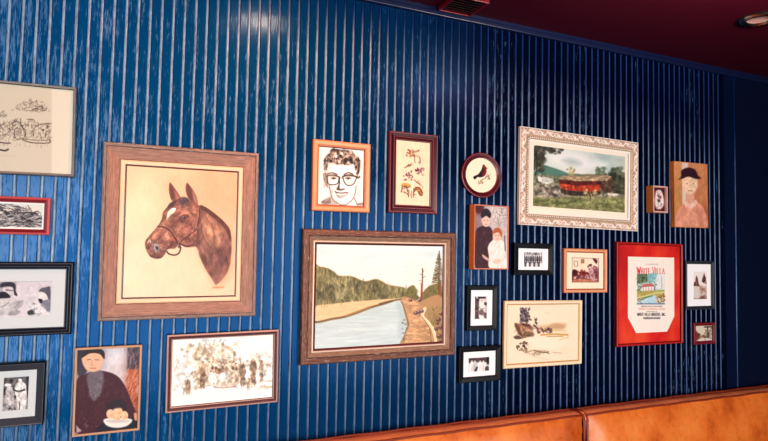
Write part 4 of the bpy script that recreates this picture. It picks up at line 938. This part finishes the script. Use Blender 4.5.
bm=bmesh.new();bbox(bm,BX0,BX1,-.125,-.03,.08,ZT-.03);child(bm_obj('back_board',bm,plain('booth_frame_wood',(70,36,20),.5),booth))
for x0,x1 in ((BX0,SEAM-.004),(SEAM+.004,BX1)):
    bm=bmesh.new();bbox(bm,x0,x1,-.66,-.135,.33,.475,.03,4);child(bm_obj('seat_cushion',bm,M_LEATHER,booth,True))
bm=bmesh.new();bbox(bm,BX0+.02,BX1-.02,-.60,-.13,0,.33,.004);child(bm_obj('plinth',bm,plain('booth_plinth',(52,28,18),.5),booth))
# ================================================================ the pictures
RECT={"ink": [-0.3785, 0.396, 0.4005, 0.3217, 0.0184, 0.022], "redsmall": [-0.3836, 0.0943, 0.2761, 0.1294, 0.0054, 0.02], "couple": [-0.3559, -0.1902, 0.3857, 0.2507, 0.0051, 0.03], "blackll": [-0.3209, -0.5115, 0.1725, 0.2116, 0.0009, 0.035], "two": [-0.0381, -0.5203, 0.2184, 0.3092, 0.0061, 0.02], "group": [0.3676, -0.4752, 0.4219, 0.2879, 0.0107, 0.025], "horse": [0.1956, 0.0515, 0.561, 0.6441, 0.007, 0.05], "glass": [0.833, 0.3092, 0.2612, 0.3005, 0.0035, 0.025], "flower": [1.1763, 0.3488, 0.2448, 0.3645, 0.0044, 0.025], "land": [1.0315, -0.1965, 0.7286, 0.5585, 0.0039, 0.036], "dbl": [1.5822, 0.0694, 0.1969, 0.3048, -0.003, 0.045], "ornate": [2.1561, 0.3757, 0.7925, 0.4886, -0.0125, 0.025], "sb1": [1.8516, -0.0326, 0.2382, 0.158, -0.0038, 0.022], "orange": [2.1822, -0.0883, 0.291, 0.2273, -0.0051, 0.025], "sb2": [1.55, -0.2649, 0.1677, 0.2109, -0.0082, 0.022], "sb3": [1.542, -0.5266, 0.2306, 0.1651, -0.0046, 0.022], "cream": [1.9201, -0.3996, 0.4833, 0.3242, -0.0115, 0.018], "red": [2.6379, -0.2126, 0.4991, 0.5566, -0.0056, 0.03], "tiny": [2.6892, 0.3072, 0.1127, 0.1487, 0.0043, 0.05], "hat": [2.9593, 0.3478, 0.277, 0.3753, 0.011, 0.03], "church": [3.0409, -0.1694, 0.2383, 0.2814, -0.0032, 0.02], "maroon": [3.0753, -0.4472, 0.1786, 0.1227, -0.0075, 0.02], "oval": [1.5436, 0.3656, 0.2262, 0.2183, 0.0137, 0.016]}
CFG={"ink": [1.1, 0.01, [0, 0, 0, 0]], "redsmall": [2.0, 0.01, [0.35, 0.35, 0.35, 0.35]], "couple": [2.7, 0.012, [4, 4, 3.9, 3.7]], "blackll": [2.8, 0.014, [2.1, 2.1, 2.0, 2.3]], "two": [0.75, 0.006, [0, 0, 0, 0]], "group": [2.1, 0.012, [0, 0, 0, 0]], "horse": [8.3, 0.022, [0, 0, 0, 0]], "glass": [3.0, 0.012, [0, 0, 0, 0]], "flower": [3.9, 0.012, [0, 0, 0, 0]], "land": [6.3, 0.018, [0, 0, 0, 0]], "dbl": [0.6, 0.004, [0, 0, 0, 0]], "ornate": [6.7, 0.008, [2.4, 1.7, 1.6, 3.0]], "sb1": [2.7, 0.01, [3.7, 3.4, 1.7, 1.4]], "orange": [2.2, 0.01, [3.6, 2.7, 2.4, 3.0]], "sb2": [2.3, 0.01, [2.4, 2.8, 2.9, 2.9]], "sb3": [2.6, 0.01, [2.9, 3.2, 2.7, 2.0]], "cream": [2.2, 0.009, [0, 0, 0, 0]], "red": [1.5, 0.012, [7.3, 4.5, 6.3, 5.2]], "tiny": [0.9, 0.015, [0, 0, 0, 0]], "hat": [0.3, 0.003, [0, 0, 0, 0]], "church": [2.1, 0.01, [5.3, 3.1, 4.2, 3.8]], "maroon": [1.9, 0.01, [0, 0, 0, 0]], "oval": [2.8, 0.006, [0, 0, 0, 0]]}
M_CANVAS=painted('oil_on_canvas',.5,.3,.25)
M_PAPER=painted('printed_paper',.6,.25)
M_MATW=plain('white_mat_board',(238,237,236),.8,.2,mott=.02)
M_MATG=plain('grey_mat_board',(206,210,210),.8,.2,mott=.03)
M_MATC=plain('cream_mat_board',(240,224,196),.8,.2,mott=.03)
M_BACK=plain('brown_backing_board',(92,66,44),.8,.2)
W_BARN=wood('weathered_barn_wood',.5,.7,.2,(7,170,1),.75,(190,160,146),.5)
W_DIST=wood('distressed_dark_wood',.45,.55,.3,(7,190,1),.5,(206,178,160),.3)
W_ORANGE=wood('orange_pine',.22,.4,.4,(7,170,1))
W_MAHOG=wood('polished_mahogany',.2,.25,.5,(6,150,1))
W_BLACK=wood('black_lacquer',.12,.35,.25,(6,120,1))
W_PALE=wood('pale_cream_wood',.12,.5,.3,(6,160,1))
W_REDW=wood('red_stained_wood',.2,.4,.4,(6,140,1),.15,(190,90,90))
W_GREY=wood('tarnished_grey_wood',.3,.4,.5,(9,140,1),.4,(176,172,164))
def pic(key,name,label,cat='picture'):
    cx,cz,w,h,a,t=RECT[key];e=empty(name,(cx,0,CAM_H+cz),label,cat,None);e.rotation_euler=(0,-a,0)
    m,rec,mm=CFG[key]
    sx0,sx1,sz0,sz1=-w/2+m/100,w/2-m/100,-h/2+m/100,h/2-m/100       # sight opening
    ax0,ax1,az0,az1=sx0+mm[0]/100,sx1-mm[1]/100,sz0+mm[3]/100,sz1-mm[2]/100
    return e,w,h,t,m/100,rec,(sx0,sx1,sz0,sz1),(ax0,ax1,az0,az1)
WALLGAP=.0035
def back(e,w,h,m,y1,ins=.004):
    panel('backing_board',-w/2+ins,w/2-ins,-h/2+ins,h/2-ins,-WALLGAP-.0022,M_BACK,e,.0020)
def matted(e,S,A,y,mat,key,artname,artmat,lip=.004,bevel=True):
    sx0,sx1,sz0,sz1=S;ax0,ax1,az0,az1=A
    if abs(sx0-ax0)+abs(sx1-ax1)+abs(az0-sz0)+abs(az1-sz1)>1e-4:
        # mat board with a real window
        o=[(sx0-lip,sz0-lip),(sx1+lip,sz0-lip),(sx1+lip,sz1+lip),(sx0-lip,sz1+lip)];i=[(ax0,az0),(ax1,az0),(ax1,az1),(ax0,az1)];b=[(ax0+.0012,az0+.0012),(ax1-.0012,az0+.0012),(ax1-.0012,az1-.0012),(ax0+.0012,az1-.0012)]
        V=[(x,y,z) for x,z in o]+[(x,y,z) for x,z in i]+[(x,y+.0018,z) for x,z in b]
        F=[(k,(k+1)%4,4+(k+1)%4,4+k) for k in range(4)]+[(4+k,4+(k+1)%4,8+(k+1)%4,8+k) for k in range(4)]
        mesh('mat_board',V,F,mat,e)
        art_panel(artname,key,ax0-.0005,ax1+.0005,az0-.0005,az1+.0005,y+.0022,artmat,e)
    else: art_panel(artname,key,sx0-lip,sx1+lip,sz0-lip,sz1+lip,y,artmat,e)
def std(t,m,rec,bands,wall=None):
    """moulding profile from the wall to the sight edge. bands: [(fraction across, height fraction, colour)]"""
    p=[(.0,WALLGAP,wall or bands[0][2]),(.0,t*.86,bands[0][2])]
    for f,hh,c in bands: p.append((f*m,hh*t,c))
    p.append((m,max(t-rec-.002,.001),bands[-1][2]));return p

# --- big horse painting: wide weathered moulding, pale liner, dark fillet
e,w,h,t,m,rec,Sg,A=pic('horse','framed_painting','large framed painting of a brown horse head in a bridle, wide weathered wood frame','painting')
m1=.0600
moulding('frame',w,h,[(0,WALLGAP,(104,88,86)),(0,t*.8,(124,108,104)),(.003,t*.9,(138,122,116)),(.012,t*.92,(104,82,76)),(.015,t*.86,(150,116,104)),(.022,t*.84,(162,124,110)),(m1-.008,t*.62,(158,120,106)),(m1-.003,t*.60,(128,94,82)),(m1,t*.56,(110,82,72)),(m1,.012,(110,82,72))],W_BARN,e)
moulding('liner',w-2*m1,h-2*m1,[(0,.012,(214,176,142)),(0,t*.60,(226,186,150)),(.004,t*.62,(236,204,170)),(.0135,t*.60,(238,206,172)),(.0155,t*.57,(214,170,136)),(.0155,.012,(120,80,66))],W_PALE,e)
m2=m1+.0155
moulding('fillet',w-2*m2,h-2*m2,[(0,.012,(92,58,54)),(0,t*.575,(104,66,60)),(.003,t*.58,(86,52,50)),(m-m2,t*.55,(80,48,46)),(m-m2,t-rec-.004,(80,48,46))],W_MAHOG,e)
art_panel('canvas','horse',Sg[0]-.003,Sg[1]+.003,Sg[2]-.003,Sg[3]+.003,-(t-rec),M_CANVAS,e);back(e,w,h,m,0)
# --- river landscape
e,w,h,t,m,rec,Sg,A=pic('land','framed_painting','large framed river landscape painting with pine trees, distressed brown wood frame','painting')
moulding('frame',w,h,[(0,WALLGAP,(84,56,46)),(0,t*.7,(96,62,52)),(.004,t*.88,(120,84,70)),(.012,t*.92,(112,72,58)),(.024,t*.95,(98,62,50)),(.0245,t*.86,(74,46,38)),(.030,t*.84,(140,108,86)),(.046,t*.66,(150,118,92)),(.048,t*.70,(150,118,92)),(.048,.012,(90,60,50))],W_DIST,e)
moulding('liner',w-.096,h-.096,[(0,.012,(206,180,160)),(0,t*.68,(222,200,184)),(.004,t*.70,(200,170,146)),(.0065,t*.66,(92,52,48)),(.0125,t*.58,(84,46,44)),(m-.048,t*.52,(76,42,40)),(m-.048,t-rec-.003,(76,42,40))],W_MAHOG,e)
art_panel('canvas','land',Sg[0]-.003,Sg[1]+.003,Sg[2]-.003,Sg[3]+.003,-(t-rec),M_CANVAS,e);back(e,w,h,m,0)
# --- portrait drawing, orange wood
e,w,h,t,m,rec,Sg,A=pic('glass','framed_drawing','drawing of a smiling man in black glasses in an orange wood frame','drawing')
moulding('frame',w,h,std(t,m,rec,[(.06,.95,(204,132,94)),(.2,1.,(222,160,118)),(.62,.92,(214,144,102)),(.68,.84,(184,108,72)),(.86,.80,(206,138,98)),(.88,.72,(110,34,38))],(190,104,60)),W_ORANGE,e)
art_panel('drawing','glass',Sg[0]-.003,Sg[1]+.003,Sg[2]-.003,Sg[3]+.003,-(t-rec),M_PAPER,e);back(e,w,h,m,0)
# --- pressed flowers, mahogany
e,w,h,t,m,rec,Sg,A=pic('flower','framed_flower_panel','tall pressed flower panel on cream in a dark mahogany frame','picture')
moulding('frame',w,h,std(t,m,rec,[(.05,.97,(108,44,50)),(.12,1.,(150,96,100)),(.17,.97,(66,18,26)),(.48,.80,(58,16,24)),(.55,.86,(140,92,96)),(.60,.86,(84,28,34)),(.80,.66,(60,20,28)),(.86,.70,(150,116,112)),(.92,.66,(70,30,34))],(80,26,34)),W_MAHOG,e)  # pale bands paint the highlights along the ridges
art_panel('flower_panel','flower',Sg[0]-.003,Sg[1]+.003,Sg[2]-.003,Sg[3]+.003,-(t-rec),M_PAPER,e);back(e,w,h,m,0)
# --- pen landscape, grey wood
e,w,h,t,m,rec,Sg,A=pic('ink','framed_drawing','ink drawing of trees by water in a thin grey frame at top left','drawing')
moulding('frame',w,h,std(t,m,rec,[(.15,1.,(110,104,102)),(.45,.96,(146,140,134)),(.72,.86,(60,48,50))],(54,46,48)),W_GREY,e)
art_panel('drawing','ink',Sg[0]-.003,Sg[1]+.003,Sg[2]-.003,Sg[3]+.003,-(t-rec),M_PAPER,e);back(e,w,h,m,0)
# --- engraving, red wood
e,w,h,t,m,rec,Sg,A=pic('redsmall','framed_print','narrow black and white landscape print in a dark red frame at left','print')
moulding('frame',w,h,std(t,m,rec,[(.08,.9,(186,84,84)),(.34,.98,(180,60,64)),(.40,1.,(120,18,34)),(.80,.86,(124,22,36)),(.86,.80,(186,96,92))],(120,30,40)),W_REDW,e)
matted(e,Sg,A,-(t-rec),M_MATW,'redsmall','print',M_PAPER);back(e,w,h,m,0)
# --- snapshot of two people at a table
BL=(12,13,20);BH=(70,74,86)
def blackframe(key,label,style,matm,cat='photograph',lit=(60,62,72)):  # step and scoop: ridge sheen painted in as paler grey bands
    e,w,h,t,m,rec,Sg,A=pic(key,'framed_photograph',label,cat)
    if style=='step': b=[(.06,.9,BL),(.14,.97,(84,90,100)),(.24,1.,(34,37,46)),(.50,.80,(66,71,82)),(.60,.82,(20,22,30)),(.82,.60,(84,90,100)),(.92,.62,BL)]
    elif style=='scoop': b=[(.04,.72,BL),(.10,1.,(84,86,92)),(.20,.98,(66,68,76)),(.90,.62,(50,52,60)),(.96,.62,BL)]
    else: b=[(.05,.97,BL),(.12,1.,(15,15,22)),(.78,.92,(12,12,19)),(.9,.86,BL)]
    moulding('frame',w,h,std(t,m,rec,b,BL),W_BLACK,e)
    matted(e,Sg,A,-(t-rec),matm,key,'photograph',M_PAPER);back(e,w,h,m,0);return e
blackframe('couple','wide black frame with a photo of people at a table, below the small red frame','step',M_MATG)
blackframe('blackll','black scooped frame with photo of two figures in pale hats, at bottom left','scoop',M_MATG)
blackframe('sb1','small black frame with white mat and photo of a long row of people','flat',M_MATW)
blackframe('sb2','small upright black frame with photo of one figure in white beside a dark doorway','flat',M_MATW)
blackframe('sb3','small black frame, lowest of its column, with a photo of people in white','flat',M_MATW)
blackframe('church','black upright frame with sepia photo of two towers, right of the red frame','step',M_MATW)
# --- sepia crowd
e,w,h,t,m,rec,Sg,A=pic('group','framed_photograph','sepia photo of a crowd under trees in a maroon frame below the horse','photograph')
moulding('frame',w,h,std(t,m,rec,[(.08,.92,(196,160,150)),(.26,1.,(140,106,100)),(.34,.96,(90,58,58)),(.68,.82,(98,62,62)),(.76,.84,(186,160,152)),(.90,.74,(70,48,48))],(100,70,66)),W_REDW,e)
art_panel('photograph','group',Sg[0]-.003,Sg[1]+.003,Sg[2]-.003,Sg[3]+.003,-(t-rec),M_PAPER,e);back(e,w,h,m,0)
# --- painted canvases with slim wooden strips
def canvas(key,label,edge,face,matw):
    e,w,h,t,m,rec,Sg,A=pic(key,'canvas_painting',label,'painting')
    moulding('frame',w,h,[(0,WALLGAP,edge),(0,t*.96,face),(.0012,t,face),(m,t*.99,face),(m,t-rec-.001,face)],matw,e)
    art_panel('canvas',key,Sg[0]-.0015,Sg[1]+.0015,Sg[2]-.0015,Sg[3]+.0015,-(t-rec),M_CANVAS,e);back(e,w,h,m,0,.002)
canvas('two','painting of a figure in a dark maroon coat in a slim wood frame',(150,104,80),(190,150,120),W_PALE)
canvas('dbl','deep-edged canvas of a dark-dressed and a white-dressed figure, under the oval bird picture',(206,120,56),(196,120,90),W_ORANGE)
canvas('hat','deep-edged canvas of a figure in pink with a dark hat, uppermost at far right',(206,124,52),(196,130,84),W_ORANGE)
# --- small orange wood frame with cream mat
e,w,h,t,m,rec,Sg,A=pic('orange','framed_print','square orange wood frame with cream mat around a red interior scene','print')
moulding('frame',w,h,std(t,m,rec,[(.08,.95,(196,124,84)),(.22,1.,(218,160,124)),(.62,.94,(206,138,98)),(.72,.86,(170,100,68)),(.90,.80,(150,76,56))],(150,92,64)),W_ORANGE,e)
matted(e,Sg,A,-(t-rec),M_MATC,'orange','print',M_PAPER);back(e,w,h,m,0)
# --- cream landscape
e,w,h,t,m,rec,Sg,A=pic('cream','framed_print','pale landscape with a rocky pine headland in a slim cream frame','print')
moulding('frame',w,h,std(t,m,rec,[(.08,.93,(224,200,164)),(.2,1.,(234,214,184)),(.62,.96,(232,210,176)),(.70,.84,(190,150,100)),(.9,.72,(206,172,124))],(204,170,120)),W_PALE,e)
art_panel('print','cream',Sg[0]-.003,Sg[1]+.003,Sg[2]-.003,Sg[3]+.003,-(t-rec),M_PAPER,e);back(e,w,h,m,0)
# --- small maroon
e,w,h,t,m,rec,Sg,A=pic('maroon','framed_photograph','tiny sepia lane with trees in a mottled dark red frame, lowest at far right','photograph')
moulding('frame',w,h,std(t,m,rec,[(.1,.95,(120,30,38)),(.3,1.,(110,24,34)),(.7,.9,(100,20,32)),(.88,.8,(80,22,28))],(90,22,30)),W_REDW,e)
art_panel('photograph','maroon',Sg[0]-.003,Sg[1]+.003,Sg[2]-.003,Sg[3]+.003,-(t-rec),M_PAPER,e);back(e,w,h,m,0)
# --- little deep box with an oval floral print
e,w,h,t,m,rec,Sg,A=pic('tiny','shadow_box','tiny deep wooden shadow box with a white floral oval on maroon','picture')
moulding('box_frame',w,h,[(0,WALLGAP,(186,120,64)),(0,t*.97,(200,150,130)),(.001,t,(206,164,150)),(m-.001,t,(214,180,168)),(m,t*.98,(206,170,160)),(m,t-rec-.002,(150,100,90))],W_PALE,e)
art_panel('print','tiny',Sg[0]-.001,Sg[1]+.001,Sg[2]-.001,Sg[3]+.001,-(t-rec),M_PAPER,e);back(e,w,h,m,0,.002)
# --- red frame and red ground with the printed flour sack
e,w,h,t,m,rec,Sg,A=pic('red','framed_flour_sack','tall printed white sack with clipped lower corners in a bright red frame','picture')
moulding('frame',w,h,std(t,m,rec,[(.08,.95,(150,30,30)),(.25,1.,(170,40,36)),(.6,.95,(140,24,30)),(.85,.85,(96,14,22))],(84,20,22)),W_REDW,e)
tt=NT('red_cloth_ground');o=tt.coord();nn=tt.noise(tt.mapping(o,(5,1,3)),1.,3,.5)
tt.set(Base_Color=tt.ramp(nn,[(.36,L4((176,20,28))),(.5,L4((208,42,34))),(.64,L4((222,76,46)))]),Roughness=.45,Specular_IOR_Level=.4)  # orange patches paint soft glass reflections into the red
tt.bump(tt.noise(tt.mapping(o,(30,1,8)),1.,3),.4,.002)
panel('red_ground',Sg[0]-.003,Sg[1]+.003,Sg[2]-.003,Sg[3]+.003,-(t-rec)+.0005,tt.m,e)
clip=lambda u,v:(v-.80<u/.165*.2+1e-6)&(v-.80<(1-u)/.155*.2+1e-6)
art_panel('sack','red',A[0],A[1],A[2],A[3],-(t-rec)-.0012,M_PAPER,e,clip)
# --- oval bird
e,w,h,t,m,rec,Sg,A=pic('oval','oval_picture','oval picture of a red and black bird on a twig, dark red oval frame','picture')
def ovalring(prof,n=72):
    V=[];F=[];C=[];UV=[]
    for k in range(len(prof)-1):
        for i in range(n):
            b=len(V)
            for kk,(ins,d,_) in ((0,prof[k]),(1,prof[k+1])):
                for ii in (i,i+1):
                    a=2*math.pi*ii/n;V.append(((w/2-ins)*math.cos(a),-d,(h/2-ins)*math.sin(a)));UV.append((ii*.009,prof[k+kk][0]*1.))
            F.append((b,b+2,b+3,b+1));C+=[L4(prof[k][2])]*4
    me=bpy.data.meshes.new('frame');me.from_pydata(V,[],F);bm=bmesh.new();bm.from_mesh(me);bm.to_mesh(me);bm.free()
    set_cols(me,'tint',C);uvl=me.uv_layers.new(name='UVMap')
    idx=np.array([l.vertex_index for l in me.loops]);uvl.data.foreach_set('uv',np.array(UV,np.float32)[idx].ravel())
    for p in me.polygons:p.use_smooth=False
    return link('frame',me,W_MAHOG,e)
ovalring(std(t,m,rec,[(.03,.90,(84,16,28)),(.12,.98,(150,70,80)),(.2,1.,(80,10,26)),(.55,.95,(74,10,24)),(.72,.80,(84,18,32)),(.82,.76,(150,80,84)),(.88,.70,(70,12,24))],(70,14,26)))
RX,RZ=w/2-m,h/2-m
art_panel('bird_print','oval',-RX-.003,RX+.003,-RZ-.003,RZ+.003,-(t-rec),M_PAPER,e,lambda u,v:((u-.5)**2+(v-.5)**2<.2495))
bm=bmesh.new();rr=[bm.verts.new(((w/2-.004)*math.cos(2*math.pi*i/60),-WALLGAP-.0022,(h/2-.004)*math.sin(2*math.pi*i/60))) for i in range(60)];bm.faces.new(rr);bm_obj('backing_board',bm,M_BACK,e)

# --- carved cream frame around the covered-bridge print: scrolls and leaves in relief
e,w,h,t,m,rec,Sg,A=pic('ornate','framed_print','covered bridge print in a wide carved cream frame with scrolling leaves','print')
def carved(w,h,m,t):
    V=[];F=[];C=[]
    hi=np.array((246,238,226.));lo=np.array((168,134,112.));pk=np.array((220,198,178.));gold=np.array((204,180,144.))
    NP=40
    for side in range(4):
        Ln=w if side%2==0 else h
        n=int(Ln/.0032)
        per=Ln/round(Ln/.052)
        base=len(V);cs=[]
        for i in range(n+1):
            for j in range(NP+1):
                q=j/NP;ins=q*m;u=ins+(Ln-2*ins)*i/n
                # base section: rounded outer cushion, step, inner cove, bead row, flat lip
                if q<.04: d=t*(.80+.16*q/.04)
                elif q<.60: d=t*(.96-.10*((q-.32)/.28)**2)
                elif q<.66: d=t*.72
                elif q<.82: d=t*(.74+.05*math.sin((q-.66)/.16*math.pi))
                else: d=t*(.74-.10*(q-.82)/.18)
                rel=0.;col=hi
                ph=(u/per)%1.;flip=int(u/per)%2
                if .05<q<.60:
                    s=(q-.05)/.55
                    ss=s if not flip else 1-s
                    # S-scroll stem
                    c1=.5+.26*math.sin(2*math.pi*ph)
                    r1=.8*math.exp(-((s-c1)/.09)**2)
                    # leaf lobes either side, and a rosette
                    lob=abs(math.sin(2*math.pi*(ph*3+ss*1.2)))**2*math.exp(-((ss-.72)/.22)**2)
                    ro=math.exp(-(((ph-.5)*per/.012)**2+((s-.5)*m*.55/.010)**2))
                    pet=ro*(.6+.4*math.cos(5*math.atan2((s-.5)*m*.55,(ph-.5)*per+1e-9)))
                    val=max(r1,.8*lob,pet);rel=.0065*val-.0025
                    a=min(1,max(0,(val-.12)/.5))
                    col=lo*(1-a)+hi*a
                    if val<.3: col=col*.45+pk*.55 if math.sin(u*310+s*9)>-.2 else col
                elif .66<=q<.82:
                    bp=(u/.0125)%1.;r=((bp-.5)/.36)**2+((q-.74)/.065)**2
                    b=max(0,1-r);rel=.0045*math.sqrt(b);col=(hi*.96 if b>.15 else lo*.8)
                elif .60<=q<.66: col=gold*.9
                elif q>=.82: col=(gold if q<.87 else hi*.98)
                else: col=hi*.92
                d+=rel
                if side==0: p=(-w/2+u,-d,-h/2+ins)
                elif side==1: p=(w/2-ins,-d,-h/2+u)
                elif side==2: p=(w/2-u,-d,h/2-ins)
                else: p=(-w/2+ins,-d,h/2-u)
                V.append(p);cs.append(col)
        for i in range(n):
            for j in range(NP):
                k=base+i*(NP+1)+j;F.append((k,k+NP+1,k+NP+2,k+1))
        C+=cs
        # outer edge down to the wall
        b0=len(V)
        for u in (0,Ln):
            for d in (WALLGAP,t*.8):
                V.append({0:(-w/2+u,-d,-h/2),1:(w/2,-d,-h/2+u),2:(w/2-u,-d,h/2),3:(-w/2,-d,h/2-u)}[side]);C.append(hi*.8)
        F.append((b0,b0+2,b0+3,b0+1))
    me=bpy.data.meshes.new('frame');me.from_pydata(V,[],F);me.update()
    c=np.clip(np.array(C),0,255)/255.;l=np.where(c<=.04045,c/12.92,((c+.055)/1.055)**2.4)
    set_cols(me,'paint',np.concatenate([l,np.ones((len(l),1))],1),'POINT')
    for p in me.polygons:p.use_smooth=True
    return link('frame',me,painted('carved_cream_gesso',.5,.35),e)
carved(w,h,m,t)
matted(e,Sg,A,-(t-rec)+.006,plain('ivory_mat_board',(240,228,206),.8,.2,mott=.02),'ornate','print',M_PAPER,.002);back(e,w,h,m,0)
# ================================================================ light and camera
def area(name,loc,target,sx,sy,power,col,spread=180):
    l=bpy.data.lights.new(name,'AREA');l.shape='RECTANGLE';l.size=sx;l.size_y=sy;l.energy=power;l.color=col;l.spread=math.radians(spread)
    o=bpy.data.objects.new(name,l);COL.objects.link(o);o.location=loc
    o.rotation_euler=(Vector(target)-Vector(loc)).to_track_quat('-Z','Y').to_euler();return o
for a in LIGHTS: area(*a)
wd=bpy.data.worlds.new('room_air');SCN.world=wd;wd.use_nodes=True
wd.node_tree.nodes['Background'].inputs[0].default_value=(.5,.6,.8,1);wd.node_tree.nodes['Background'].inputs[1].default_value=.02
cd=bpy.data.cameras.new('camera');cam=bpy.data.objects.new('camera',cd);COL.objects.link(cam)
cd.sensor_fit='HORIZONTAL';cd.sensor_width=36.;cd.lens=580/768*36.
rr=Vector((.9133226861,-.4068149874,.0185266587));uu=Vector((-.0375014889,-.0387184257,.9985462042));ff=Vector((.4055062384,.9126896787,.0506185843))
# principal point is half a pixel off the frame's middle
cd.shift_y=0.
mw=Matrix(((rr.x,uu.x,-ff.x,0),(rr.y,uu.y,-ff.y,-DIST),(rr.z,uu.z,-ff.z,CAM_H),(0,0,0,1)))
cam.matrix_world=mw;SCN.camera=cam;cd.clip_start=.05
SCN.view_settings.view_transform='Standard';SCN.view_settings.look=LOOK;SCN.view_settings.exposure=EXPO
SCN.cycles.use_denoising=True
SCN.cycles.max_bounces=6
